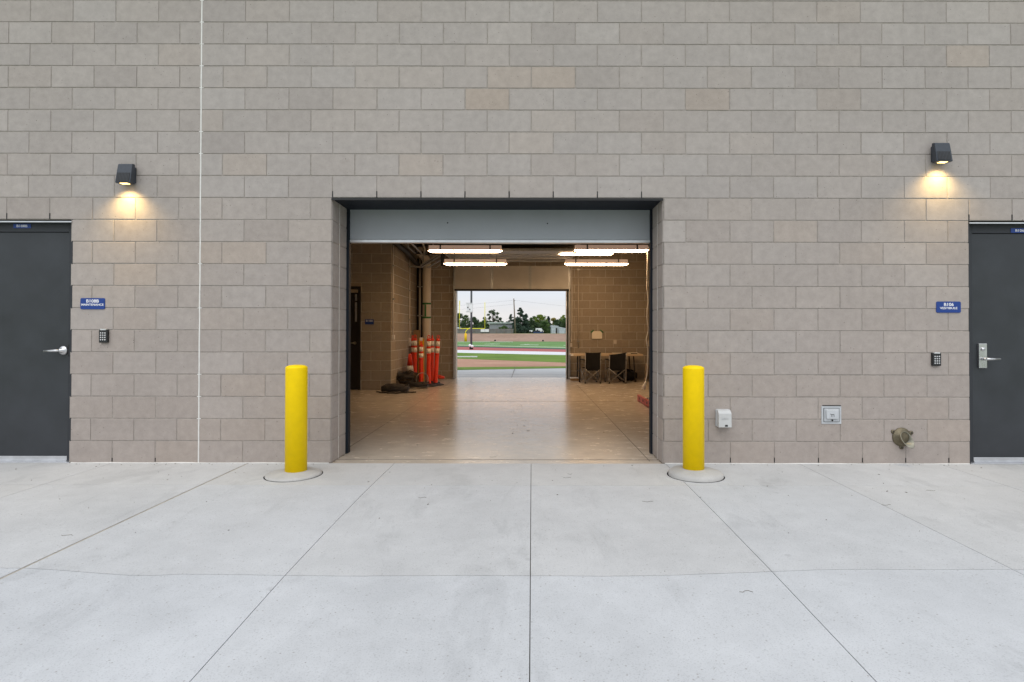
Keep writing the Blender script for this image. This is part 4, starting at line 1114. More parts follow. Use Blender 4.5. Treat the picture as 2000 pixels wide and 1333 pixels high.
# loose things under the table, right
t = thing('storage_tote', 'dark tote bag slumped under the right end of the table', 'bag', (2.55, 8.75, 0))
bb = bmesh.new(); bmesh.ops.create_icosphere(bb, subdivisions=3, radius=1)
for v in bb.verts:
    d_ = noise.noise(v.co * 2.2) * .25; v.co = Vector((2.5 + v.co.x * (.26 + d_ * .15), 8.8 + v.co.y * .16, max(0.0, .13 + v.co.z * (.16 + d_ * .2))))
for f in bb.faces: f.smooth = True
me = bpy.data.meshes.new('bag'); bb.to_mesh(me); bb.free(); link('bag', me, M['fabric'], t)
p = at(1262, 730, 8.9)
t = thing('wood_offcut', 'short wooden board leaning in the right back corner', 'board', (2.98, 8.95, 0))
MB().box((2.95, 8.9, 0), (3.0, 8.93, .42), .003, rot=Matrix.Rotation(R(6), 3, 'Y'), piv=(2.98, 8.9, 0)).build('board', M['wood'], t)

# red fibreglass ladder lying on the floor by the right jamb
t = thing('ladder', 'faded red fibreglass ladder lying on the floor behind the right jamb', 'ladder', (1.97, 4.6, 0))
lxr = 1.93
for k, x_ in enumerate((lxr, lxr + .40)):
    MB().box((x_, 1.9, .03), (x_ + .032, 4.60, .115), .004).box((x_ - .006, 1.9, .108), (x_ + .04, 4.60, .116), .002).box((x_ - .006, 1.9, .028), (x_ + .04, 4.6, .036), .002).build('rail', M['red'], t)
    MB().box((x_ + .012, 1.85, .0), (x_ + .03, 4.5, .028), .003).build('lower_rail', M['red'], t)
mb = MB(); mr = MB()
for k in range(9):
    y_ = 4.45 - k * .305; mb.tube([(lxr + .02, y_, .07), (lxr + .42, y_, .07)], .016, 10); mr.lathe([(.0001, -.002), (.018, -.002), (.018, .008), (.0001, .008)], (lxr - .006, y_, .072), 12, 'X')
build_each(mb, 'rung', M['alu'], t); build_each(mr, 'rung_end', M['darksteel'], t)
MB().box((lxr - .003, 4.50, .0), (lxr + .035, 4.62, .12), .004).build('end_shoe', M['red'], t)

# orange delineator posts ----------------------------------------------------
def post(px, py_b, py_t, Y, label, lean=0.0, rot=0.0, base=True, r=.050):
    c = at(px, py_b, Y); top = at(px, py_t, Y).z; X = c.x; zb_ = 0.03 if base else c.z
    H = top
    t = thing('delineator_post', label, 'traffic post', (0, 0, 0), 'orange delineator posts in the left corner')
    body = MB().lathe([(r * 1.08, .02), (r * 1.02, .05), (r * .92, H * .62), (r * .92, H * .625)], (0, 0, 0), 24); body.build('tube', M['orange'], t)
    z1 = H * .635; bh = (H * .885 - z1)
    prof = [(r * 1.0, z1 - .015), (r * 1.04, z1), (r * 1.0, z1 + .005)]
    MB().lathe([(r * .93, H * .60), (r * 1.05, z1 - .01), (r * 1.05, z1 + .005), (r * .93, z1 + .008)], (0, 0, 0), 24).build('collar', M['orange'], t)
    for k in (0, 1):
        a0 = z1 + .008 + k * bh * .56
        MB().lathe([(r * .955, a0), (r * .955, a0 + bh * .40)], (0, 0, 0), 24).build('reflective_band', M['reflwhite'], t)
    MB().lathe([(r * .93, z1), (r * .93, z1 + bh), (r * 1.0, z1 + bh), (r * .98, z1 + bh + .03), (r * .7, z1 + bh + .055), (r * .25, z1 + bh + .06)], (0, 0, 0), 24).lathe([(r * .93, z1 + bh * .41), (r * 1.01, z1 + bh * .44), (r * 1.01, z1 + bh * .54), (r * .93, z1 + bh * .57)], (0, 0, 0), 24).build('head', M['orange'], t)
    hz = z1 + bh + .05; hh = H - hz
    lp = [(-r * .45, 0, hz), (-r * .5, 0, hz + hh * .4)] + [(-r * .5 * math.cos(R(a)), 0, hz + hh * .55 + hh * .45 * math.sin(R(a))) for a in range(0, 181, 30)] + [(r * .5, 0, hz + hh * .4), (r * .45, 0, hz)]
    MB().tube(lp, .0095, 8).build('handle_loop', M['orange'], t)
    if base:
        MB().lathe([(.0001, 0), (.20, 0), (.205, .012), (.195, .03), (.10, .045), (.065, .06), (.0001, .06)], (0, 0, 0), 8, smooth=False).build('rubber_base', M['rubber'], t)
    t.location = (X, Y, 0); t.rotation_euler = (0, lean, rot)
    return t
post(822.5, 758, 668, 7.20, 'shortest orange post, its handle loop turned edge-on, in front', 0, R(75))
post(837.5, 756, 655.5, 7.28, 'tall orange post in the middle, right beside the short one', 0, 0)
post(850.2, 752, 655.5, 7.55, 'orange post leaning right, rightmost of the posts', R(3.4), R(0))
post(844.0, 740, 655.5, 8.0, 'orange post half hidden behind the tall middle one', R(0.5), R(80))
post(810.5, 738, 655, 7.95, 'orange post rising behind the canvas heap, thicker head than the rest', 0, R(20))
post(805.5, 735, 656, 8.25, 'orange post farthest back against the left wall', R(0), R(60), r=.042)
# cones
def cone(px, py_t, py_b, Y, label, X=None, lying=False):
    c = at(px, py_b, Y); h = .71
    t = thing('traffic_cone', label, 'traffic cone', (0, 0, 0), 'traffic cones in the left corner')
    MB().lathe([(.140, .03), (.135, .04), (.088, h * .42), (.088, h * .42)], (0, 0, 0), 28).build('cone', M['orange'], t)
    MB().lathe([(.068, h * .62), (.03, h), (.026, h + .002), (.0001, h)], (0, 0, 0), 28).build('cone_tip', M['orange'], t)
    MB().lathe([(.0885, h * .42), (.0685, h * .62)], (0, 0, 0), 28).build('reflective_band', M['reflwhite'], t)
    MB().box((-.18, -.18, 0), (.18, .18, .03), .01).build('base', M['orange'] if not lying else M['rubber'], t)
    return t, c
t, c = cone(798, 700, 745, 7.55, 'upright orange cone behind the canvas heap with a white band'); t.location = (c.x + .02, 7.60, 0.0)
t, c = cone(862, 735, 741, 8.4, 'faded orange cone lying on its side behind the posts', lying=True)
p = at(873, 740, 8.55); t.location = (p.x - .78, 8.78, .165); t.rotation_euler = (0, R(97), R(-8))
# yellow floor sign folded behind posts
p0_, p1_ = at(817, 662, 8.05), at(829, 725, 8.05)
t = thing('floor_sign', 'folded yellow caution floor sign standing behind the orange posts', 'sign', ((p0_.x + p1_.x) / 2, 8.05, 0))
MB().prism([(p0_.x, 0.0), (p1_.x, 0.0), (p1_.x - .01, p0_.z), (p0_.x + .02, p0_.z)], 'Y', 8.05, 8.075, .003).build('panel', M['signyellow'], t)
q0, q1 = at(819, 700, 8.05), at(827, 712, 8.05)
MB().box((q0.x, 8.043, q1.z), (q1.x, 8.049, q0.z)).box((q0.x + .01, 8.043, 1.0), (q1.x - .02, 8.049, 1.08)).build('print', M['white'], t)
# brown board/box on the wall corner
a, b = at(807, 645.5, 8.5), at(821, 668, 8.5)
t = thing('plywood_sheet', 'brown plywood sheet standing in the corner behind the posts', 'board', ((a.x + b.x) / 2, 8.5, 0))
MB().box((a.x, 8.5, 0.0), (b.x, 8.52, a.z), .002).build('sheet', M['cardboard'], t)
# canvas heap
t = thing('canvas_heap', 'crumpled brown canvas bag heaped against the left wall', 'bag', tuple(at(800, 762, 7.35)))
c = at(798, 745, 7.35)
bb = bmesh.new(); bmesh.ops.create_icosphere(bb, subdivisions=5, radius=1)
for v in bb.verts:
    n_ = v.co.normalized(); d_ = noise.fractal(n_ * 1.7 + Vector((4, 1, 2)), .8, 2.2, 4) * .26 + abs(noise.noise(n_ * 3.3)) * .18
    v.co = Vector((c.x + n_.x * (.26 + d_ * .25), c.y + n_.y * (.26 + d_ * .3), max(.0, .15 + n_.z * (.16 + d_ * .30) + .05 * n_.x * -1)))
for f in bb.faces: f.smooth = True
me = bpy.data.meshes.new('canvas'); bb.to_mesh(me); bb.free(); link('canvas', me, M['tarp'], t)
fl = MB()
fl.prism([(c.x + .02, .34), (c.x + .12, .33), (c.x + .26, .20), (c.x + .30, .06), (c.x + .26, .05), (c.x + .20, .18), (c.x + .06, .28)], 'Y', 7.07, 7.10, .004)
fl.build('flap', M['tarp'], t)
# coils of cable
def coil(cx_, cy_, z0, rad, turns, label, seed, ry=.75, th=.011, rise=.10, m=M['cable'], tilt=0):
    rnd = random.Random(seed); t = thing('cable_coil', label, 'cable', (cx_, cy_, z0))
    pts = []; n = turns * 20
    ox, oy = 0, 0
    for i in range(n + 1):
        a = 2 * math.pi * i / 20
        if i % 10 == 0: tx, ty, tr = rnd.uniform(-.05, .05), rnd.uniform(-.05, .05), rad * rnd.uniform(.62, 1.05); tz = rnd.uniform(0, rise)
        if i == 0: rr, zz = tr, tz
        ox += (tx - ox) * .12; oy += (ty - oy) * .12; rr += (tr - rr) * .12; zz += (tz * (0.5 + .5 * i / n) - zz) * .15
        x_, y_ = rr * math.cos(a) + ox, (rr * math.sin(a) + oy) * ry
        pts.append((cx_ + x_, cy_ + y_, z0 + th + zz + y_ * tilt + .012 * math.sin(a * 3.1 + seed)))
    pts = [(p[0], p[1], max(z0 + th, p[2])) for p in pts]
    MB().tube(pts, th, 6).build('cable', m, t)
    p2 = [(p[0] + .025 * math.sin(i * .31 + seed), p[1] + .02 * math.cos(i * .23), p[2] + .012 + .03 * abs(math.sin(i * .17 + seed))) for i, p in enumerate(pts[len(pts) // 2:])]
    MB().tube(p2, th * .6, 6).build('pale_cable', M['cable_pale'], t); return t
q = at(771, 771, 6.05)
coil(q.x, 6.10, 0, .27, 15, 'flat coil of black cable on the floor in front of the left wall corner', 3, .8, .012, .15)
q2 = at(815, 762, 6.75)
coil(q2.x - .01, 6.85, 0, .25, 9, 'loose coil of black cable at the foot of the short orange post', 5, .8, .011, .14)
q3 = at(790, 752, 6.95)
coil(q3.x + .02, 7.0, .12, .20, 8, 'coil of black cable draped over the canvas heap', 9, .7, .010, .26, tilt=.5)
q = at(770, 774, 5.8)
t = thing('loose_cable', 'single loop of cable lying flat under the flat black coil', 'cable', (q.x, 5.85, 0))
pts = [(q.x - .40 + .80 * i / 30, 5.98 - .22 * math.sin(math.pi * i / 30) + .03 * math.sin(i), .014) for i in range(31)]
MB().tube(pts, .012, 6).build('cable', M['rubber'], t)
t = thing('standing_loop', 'stiff grey cable loop standing against the short orange post', 'cable', tuple(at(822, 745, 6.9)))
c = at(824, 750, 6.95)
pts = [(c.x + .13 * math.cos(R(a)), 6.98 + .03 * math.sin(R(a * 2)), .17 + .15 * math.sin(R(a))) for a in range(-130, 200, 12)]
MB().tube(pts, .008, 6).build('cable', M['galv'], t)

# small litter on the slabs
random.seed(99)
mb = MB()
def bit(x, y, z, s):
    a = random.uniform(0, 6.28); l, w_ = s * random.uniform(.6, 1.3), s * random.uniform(.15, .4)
    mb.box((x - l / 2, y - w_ / 2, z), (x + l / 2, y + w_ / 2, z + .0025), 0, rot=Matrix.Rotation(a, 3, 'Z'))
for k in range(70):
    x = random.uniform(-4.5, 4.4); yy = abs(random.gauss(0.4, 0.9)) + .03; yy = min(yy, 3.1)
    bit(x, -yy, gz(x, yy) + .0005, random.choice((.004, .005, .006, .009, .014)))
for k in range(26): bit(random.uniform(-1.7, 1.2), random.uniform(.02, 6), .0005, random.choice((.008, .012, .03)))
for k in range(40):
    x = random.choice((random.uniform(-4.1, -1.9), random.uniform(1.4, 4.0))); bit(x, -random.uniform(.02, .07), .0005, random.choice((.005, .008, .01)))
for k in range(26):
    s_ = random.choice((0, 1)); yy = random.uniform(.0, .4); bit((XL + random.uniform(.0, .02)) if s_ else (XR - random.uniform(.0, .02)), yy, .0005, .009)
for (px, py, L) in ((1108, 933, 1), (1113, 926, 0.6), (826, 971, 0.9), (1265, 978, 1.2), (963, 893, 1), (1455, 1140, 1.0), (1815, 957, 1.1), (1730, 985, 1), (135, 1045, 1.1)):
    h = 1.2; d_ = 1080 * h / (py - 650); x = (px - 1030) * d_ / 1080; yy = 5.08 - d_
    pts = [(x + (i - 2) * .016 * L, -yy + .01 * math.sin(i * 1.7 + px), (gz(x, yy) if yy > 0 else 0) + .003) for i in range(5)]
    mb.tube(pts, .0009, 5)
tag(mb.build('leaf_litter', M['litter']), 'dry leaf bits and twigs scattered on the concrete', 'litter', kind='stuff')

# ================================================================== beyond the far door
Yf = ROOMY + .40
def hgt(d):           # ground height against distance from the camera
    if d < 17: return 0.0
    if d < 60: return -1.3 * (d - 17) / 43
    if d < 152: return -1.3
    if d < 178: return -1.3 + 2.22 * sstep(152, 178, d)
    return 0.92
def gpt(px, py):
    lo, hi = 5.0, 176.0
    for _ in range(60):
        m = (lo + hi) / 2
        p = at(px, py, m + CAMY)
        if p.z > hgt(m): lo = m
        else: hi = m
    return at(px, py, lo + CAMY), lo
def bound(pl, pr):
    (a, da), (b, db) = gpt(*pl), gpt(*pr)
    sl_ = (db - da) / (b.x - a.x)
    return lambda x: da + sl_ * (max(-11, min(11, x)) - a.x) if da < 60 else da + sl_ * (max(-60, min(60, x)) - a.x)
b_apron = bound((893, 723), (1107, 719)); b_dirt0 = bound((893, 717.5), (1107, 715.5)); b_dirt1 = bound((893, 701), (1107, 708.5))
b_path0 = bound((893, 689.5), (1107, 694)); b_path1 = bound((893, 684), (1107, 688)); b_trk = bound((893, 678), (1107, 683)); b_edge = bound((893, 676.8), (1107, 681.4))
b_field = lambda x: 153.0
def strip(name, fa, fb, m, label, dz, x0=-70, x1=70, n=56, kind='structure', nd=6):
    bb = bmesh.new(); g = []
    for i in range(n + 1):
        x = x0 + (x1 - x0) * i / n; a = fa(x); b = max(fb(x), a + .15); col = []
        for j in range(nd + 1):
            dd = a + (b - a) * j / nd; col.append(bb.verts.new((x, dd + CAMY, hgt(dd) + dz)))
        g.append(col)
    for i in range(n):
        for j in range(nd): bb.faces.new((g[i][j], g[i + 1][j], g[i + 1][j + 1], g[i][j + 1]))
    bmesh.ops.recalc_face_normals(bb, faces=bb.faces)
    me = bpy.data.meshes.new(name); bb.to_mesh(me); bb.free()
    for p in me.polygons:
        if p.normal.z < 0: p.flip()
    return tag(link(name, me, m), label, None, kind=kind)
cst = lambda v: (lambda x: v)
strip('apron', cst(Yf - CAMY - .0), b_apron, M['apron'], 'pale concrete apron outside the far door', -.010, nd=10)
strip('grass_verge', b_apron, b_dirt0, M['grass'], 'narrow strip of mown grass along the apron', -.004)
strip('infield', b_dirt0, b_dirt1, M['infield'], 'reddish clay infield beyond the grass verge', -.006)
strip('lawn', b_dirt1, b_path0, M['grass'], 'broad green lawn between the clay and the white path', -.002)
strip('path', b_path0, b_path1, M['path'], 'pale concrete path along the running track', 0.0)
strip('running_track', b_path1, b_trk, M['track'], 'red running track', .002)
strip('track_edge', b_trk, b_edge, M['track_edge'], 'dark blue border of the running track', .004)
strip('sports_field', b_edge, b_field, M['turf'], 'green sports field with white line markings', .006, nd=12)
def bank_end(x): return 176.0
strip('earth_bank', b_field, bank_end, M['earth'], 'bare brown earth bank rising behind the sports field', .008, -220, 220, 60, nd=14)
# terrain sheet to the horizon, below everything
bb = bmesh.new(); g = []
ds = [0, 8, 16.9, 25, 40, 60, 100, 150, 156, 160, 164, 168, 172, 178, 182, 300, 800, 2500]
for i in range(41):
    x = (i - 20) / 20; x = math.copysign(abs(x) ** 2.2 * 2200, x)
    g.append([bb.verts.new((x, d_ + CAMY, (hgt(d_) if d_ >= 15 else 0) - (.35 if d_ < 177 else 0.0))) for d_ in [-2000, -200, -30] + ds])
for i in range(40):
    for j in range(len(g[0]) - 1): bb.faces.new((g[i][j], g[i + 1][j], g[i + 1][j + 1], g[i][j + 1]))
me = bpy.data.meshes.new('ground'); bb.to_mesh(me); bb.free()
for p in me.polygons:
    if p.normal.z < 0: p.flip()
tag(link('ground', me, M['grass']), 'ground stretching to the horizon', None, kind='structure')
# field paint
mb = MB()
def paint(px0, py0, px1, py1, wd):
    a, da = gpt(px0, py0); b, db = gpt(px1, py1)
    n = 6
    for k in range(n):
        u0, u1 = k / n, (k + 1) / n; p = a.lerp(b, u0); q = a.lerp(b, u1); z0_, z1_ = hgt(da + (db - da) * u0) + .014, hgt(da + (db - da) * u1) + .014
        mb.quad((p.x, p.y - wd, z0_), (q.x, q.y - wd, z1_), (q.x, q.y + wd, z1_), (p.x, p.y + wd, z0_))
paint(893, 668.6, 958, 668.3, 1.1); paint(966, 668.3, 1002, 668.3, 1.1)
paint(893, 674.6, 1107, 679.2, .65)
paint(946, 672.8, 976, 672.5, .7); paint(1016, 674.2, 1052, 674.2, .75); paint(1101, 675, 1108, 675, .7)
paint(1024, 673.4, 1034, 673.4, .5); paint(958, 672.3, 966, 672.3, .4)
tag(mb.build('field_markings', M['linewhite']), 'white painted lines and numbers on the sports field', None, kind='structure')
mb = MB()
a, da = gpt(880, 698.2); b, db = gpt(938, 697.2)
mb.box((a.x, a.y, hgt(da) - .1), (b.x, a.y + .5, hgt(da) + .07), .01); tag(mb.build('kerb', M['path']), 'short white concrete kerb at the clay edge', None, kind='structure')
mb = MB(); p, d_ = gpt(962, 723)
mb.tube([(-.93, Yf + .05, -.006), (-.93 - .25, p.y, -.006)], .006, 4); 
q0, q1 = gpt(998, 741)[0], gpt(1002, 721)[0]
jt = MB(); jt.box((q0.x - .008, Yf + .02, -.012), (q0.x + .008, q1.y, -.0085)); jt.box((q0.x - 1.9, Yf + .02, -.012), (q0.x - 1.886, q1.y - .1, -.0085)); jt.box((q0.x + 1.9, Yf + .02, -.012), (q0.x + 1.914, q1.y, -.0085)); jt.box((-3, Yf + 1.25, -.012), (4, Yf + 1.262, -.0085))
mb.bm.free(); tag(jt.build('apron_joints', M['groove']), 'joints in the apron outside', None, kind='structure')

# goalpost
gx, gd = gpt(909.5, 668); D = 150.0; GY = D + CAMY
def ax(px, Y): return at(px, 650, Y).x
def az(py, Y): return at(1000, py, Y).z
t = thing('goalpost', 'yellow football goalpost with a padded gooseneck base', 'goalpost', (ax(909.5, GY), GY, -1.3))
x_ = ax(909.5, GY)
MB().lathe([(.36, -1.3), (.36, az(652.5, GY)), (.30, az(652, GY))], (x_, GY, 0), 16).build('base_pad', M['goalpad'], t)
xc = ax(922, GY); zc_ = az(642.3, GY)
MB().tube([(x_, GY, az(653, GY)), (x_, GY, az(648, GY)), (x_ + .4, GY, az(644.5, GY)), (x_ + 1.0, GY, zc_ + .05), (xc, GY, zc_)], .11, 10).build('gooseneck', M['goal'], t)
MB().tube([(ax(897, GY), GY, zc_), (ax(947.2, GY), GY, zc_)], .10, 8).build('crossbar', M['goal'], t)
for px, py in ((897.3, 588), (947, 591)):
    MB().tube([(ax(px, GY), GY, zc_), (ax(px, GY), GY, az(py, GY))], .085, 8).build('upright', M['goal'], t)
MB().box((ax(897, GY), GY - .02, az(596, GY)), (ax(898.6, GY), GY + .02, az(588, GY))).build('ribbon', M['pipe'], t)
# light pole with speaker
p, D = gpt(920.5, 683); LY = D + CAMY
t = thing('light_pole', 'tall dark light pole with a pale speaker box beyond the far door', 'light pole', (p.x, LY, hgt(D)))
MB().tube([(p.x, LY, hgt(D)), (p.x, LY, 22)], [.16, .13], 14).build('pole', M['polegrey'], t)
a, b = at(915, 592.5, LY - .3), at(923, 611, LY - .3)
MB().box((a.x + .2, LY - .45, b.z), (b.x, LY + .2, a.z), .03).build('cabinet', M['white'], t)
a2, b2 = at(910, 593, LY - .3), at(916, 610, LY - .3)
MB().box((a2.x + .1, LY - .4, b2.z + .1), (b2.x, LY - .1, a2.z - .1), .03).build('panel', M['white'], t)
for py in (593, 610): z_ = at(912, py, LY).z; MB().box((a2.x, LY - .5, z_ - .05), (b.x, LY - .3, z_ + .05)).build('arm', M['alu'], t)
mb = MB()
for px, py in ((913.5, 601), (917.5, 605)): q = at(px, py, LY - .5); mb.box((q.x - .07, LY - .48, q.z - .09), (q.x + .07, LY - .40, q.z + .09))
build_each(mb, 'dark_port', M['rubber'], t)
for px, py in ((918, 675.5), (922.3, 677)):
    q = at(px, py, LY - .3); MB().lathe([(.0001, 0), (.20, .02), (.22, .12), (.12, .22), (.0001, .24)], (q.x, LY - .2, q.z), 14, 'Y').build('spotlight', M['white'], t)
MB().lathe([(.28, hgt(D)), (.28, hgt(D) + .35), (.2, hgt(D) + .4)], (p.x, LY, 0), 14).build('pole_base', M['darksteel'], t)
# fence on the bank
FY = 178 + CAMY
zt = az(642.6, FY)
t = thing('board_fence', 'weathered grey board fence along the top of the bank', 'fence', (ax(950, FY), FY, .9))
rnd = random.Random(4); mb = MB(); x = ax(868, FY); x1 = ax(1001, FY)
while x < x1:
    mb.box((x, FY, .85), (x + .28, FY + .04, zt + rnd.uniform(-.06, .05))); x += .30
mb.build('boards', M['fencewood'], t)
mb = MB(); x = ax(868, FY)
while x < x1: mb.box((x, FY - .09, .85), (x + .12, FY, zt + .1)); x += 2.4
build_each(mb, 'fence_post', M['polewood'], t)
a, b = at(939, 643.5, FY - .2), at(955, 649, FY - .2)
t = thing('field_board', 'small white scoreboard panel in front of the board fence', 'board', ((a.x + b.x) / 2, FY - .3, .9))
MB().box((a.x, FY - .3, b.z), (b.x, FY - .2, a.z), .02).build('panel', M['white'], t)
for x_ in (a.x + .3, b.x - .3): MB().tube([(x_, FY - .18, .7), (x_, FY - .18, a.z)], .05, 8).build('leg', M['polegrey'], t)
MB().box(((a.x + b.x) / 2 - .03, FY - .31, b.z), ((a.x + b.x) / 2 + .03, FY - .301, a.z)).build('divider', M['polegrey'], t)
# chain-link style rail fence, right
t = thing('wire_fence', 'low wire fence on the bank in front of the white shed', 'fence', (ax(1055, FY), FY, .9))
mb = MB(); x0_, x1_ = ax(1003, FY), ax(1125, FY)
for k in range(12):
    x = x0_ + (x1_ - x0_) * k / 11; MB().tube([(x, FY, .8), (x, FY, 1.9)], .03, 6).build('post', M['darksteel'], t)
for z_ in (1.05, 1.45, 1.88): mb.tube([(x0_, FY, z_), (x1_, FY, z_)], .015, 4)
build_each(mb, 'rail', M['darksteel'], t)
# small dark objects on the bank crest foot
for k, (px, py) in enumerate(((967, 665.5), (1060.5, 665.8))):
    q, d_ = gpt(px, py + 1.2)
    t = thing('field_marker', ('dark marker at the foot of the bank, left one' if k == 0 else 'dark marker at the foot of the bank, right one'), 'marker', (q.x, q.y, hgt(d_)))
    MB().lathe([(.30, 0), (.24, .25), (.12, .42), (.0001, .45)], (q.x, q.y, hgt(d_)), 10).build('body', M['rubber'], t)
# buildings beyond
def shed(name, label, pxa, pxb, pyt, pyb, Y, dep, wallm, roofm, overh=.5, pitch=0.0, door=None):
    a, b = at(pxa, pyt, Y), at(pxb, pyb, Y); zb_ = .9
    t = thing(name, label, 'building', ((a.x + b.x) / 2, Y + dep / 2, zb_))
    h0, h1 = a.z, a.z - pitch
    MB().prism([(a.x, zb_ - .3), (b.x, zb_ - .3), (b.x, h1), (a.x, h0)], 'Y', Y, Y + dep).build('wall', wallm, t)
    MB().prism([(a.x - overh, h0 + .02), (b.x + overh, h1 + .02 - .0), (b.x + overh, h1 + .35), (a.x - overh, h0 + .55)], 'Y', Y - overh, Y + dep + overh).build('roof', roofm, t)
    if door:
        d0_, d1_ = at(door[0], 641, Y).x, at(door[1], 641, Y).x; MB().box((d0_, Y - .05, zb_ - .2), (d1_, Y - .005, at(0, 641.8, Y).z)).build('door', M['darksteel'], t)
    mb = MB(); x = a.x + .6
    while x < b.x - .1:
        mb.box((x, Y - .03, zb_), (x + .06, Y - .004, min(h0, h1) - .02)); x += 1.2
    mb.build('siding_ribs', wallm, t)
    return t
shed('far_house', 'long grey house with a pale metal roof behind the board fence', 956, 1004, 632.5, 645, 205, 14, M['shedgrey'], M['roof'], .6)
shed('storage_shed', 'white metal shed with a dark doorway on the right of the bank', 1077.5, 1090, 638.8, 653, 188, 9, M['shed'], M['shed'], .15, -.0, door=None)
shed('storage_shed', 'lower white lean-to right of the taller white shed', 1090.6, 1104.5, 641.5, 653, 188.2, 8, M['shed'], M['shed'], .1, .35, door=(1086.2, 1088))
q0, q1 = at(1085.5, 641, 187.9), at(1088.6, 653, 187.9)
shed('low_house', 'low pale-roofed house peeking over the fence at the far left', 880, 903, 640.0, 648, 200, 10, M['white'], M['shed'], .6, .9)
t = thing('shed_door', 'dark open doorway panel standing against the white shed', 'door', ((q0.x + q1.x) / 2, 187.8, .9))
MB().box((q0.x, 187.7, .8), (q1.x, 187.8, q0.z), .02).build('panel', M['darksteel'], t)
# white truck / camper and dark blue car
def rv(pxa, pxb, pyt, Y, label):
    a, b = at(pxa, pyt, Y), at(pxb, 653, Y); z0_ = .92; L = b.x - a.x
    t = thing('camper', label, 'camper', ((a.x + b.x) / 2, Y, z0_))
    h = a.z - z0_
    MB().prism([(a.x, z0_ + .45), (a.x + L * .30, z0_ + .45), (b.x, z0_ + .45), (b.x - L * .02, z0_ + h * .55), (b.x - L * .12, z0_ + h * .62), (b.x - L * .30, z0_ + h), (a.x + L * .02, z0_ + h)], 'Y', Y, Y + 2.3, .05).build('body', M['white'], t)
    MB().prism([(b.x - L * .13, z0_ + h * .60), (b.x - L * .05, z0_ + h * .55), (b.x - L * .06, z0_ + h * .42), (b.x - L * .2, z0_ + h * .42)], 'Y', Y - .03, Y + .01).box((a.x + L * .12, Y - .03, z0_ + h * .55), (a.x + L * .32, Y + .01, z0_ + h * .75)).build('window', M['glass'], t)
    for f_ in (.18, .82): MB().lathe([(.0001, -.1), (.36, -.1), (.38, 0), (.38, .2), (.0001, .2)], (a.x + L * f_, Y + .1, z0_ + .38), 16, 'Y').build('wheel', M['rubber'], t)
rv(1046, 1062, 641.5, 186, 'white camper van parked behind the bank under the trees')
rv(1034, 1042, 645.5, 190, 'small white van parked left of the camper')
a, b = at(1042, 650, 183), at(1061, 653, 183); L = b.x - a.x; Yc = 182.0
t = thing('parked_car', 'dark blue car on the crest of the bank in front of the camper', 'car', ((a.x + b.x) / 2, Yc, .92)); z0_ = .5
MB().prism([(a.x, z0_ + .35), (b.x, z0_ + .35), (b.x, z0_ + .75), (b.x - L * .12, z0_ + .95), (b.x - L * .28, z0_ + 1.0), (b.x - L * .38, z0_ + 1.42), (a.x + L * .22, z0_ + 1.42), (a.x + L * .08, z0_ + 1.0), (a.x, z0_ + .9)], 'Y', Yc, Yc + 1.7, .05).build('body', M['carblue'], t)
MB().prism([(b.x - L * .32, z0_ + 1.02), (b.x - L * .39, z0_ + 1.36), (a.x + L * .24, z0_ + 1.36), (a.x + L * .14, z0_ + 1.02)], 'Y', Yc - .02, Yc + .01).build('window', M['glass'], t)
for f_ in (.18, .8): MB().lathe([(.0001, -.05), (.3, -.05), (.32, 0), (.32, .2), (.0001, .2)], (a.x + L * f_, Yc + .05, z0_ + .32), 16, 'Y').build('wheel', M['rubber'], t)
# utility pole and lines
UY = 181.0; ub, ut = at(1006.8, 652, UY), at(1003.4, 583.5, UY)
t = thing('utility_pole', 'leaning weathered utility pole in front of the spruce', 'utility pole', (ub.x, UY, .9))
MB().tube([(ub.x, UY, .5), (ut.x, UY, ut.z)], [.28, .17], 10).build('pole', M['polewood'], t)
for dz_ in (.9, 4.0): MB().lathe([(.0001, 0), (.08, .02), (.10, .25), (.0001, .3)], (ut.x + .35, UY, ut.z - dz_), 8).tube([(ut.x, UY, ut.z - dz_ + .1), (ut.x + .4, UY, ut.z - dz_ + .1)], .05, 6).build('insulator', M['polegrey'], t)
for k, (pts, lb) in enumerate(((((1004.5, 587), (1050, 592.5), (1107, 598.5), (1150, 602)), 'upper wire running right from the utility pole'), (((1003.5, 587), (960, 591.5), (900, 597), (860, 600)), 'upper wire running left from the utility pole'), (((1004, 594.5), (950, 600), (890, 606), (860, 609)), 'lower wire running left from the utility pole'))):
    P_ = [at(px, py, UY + (1 + i * 2)) for i, (px, py) in enumerate(pts)]
    t = tag(MB().tube(P_, .022, 4).build('power_line', M['polegrey']), lb, 'wire')

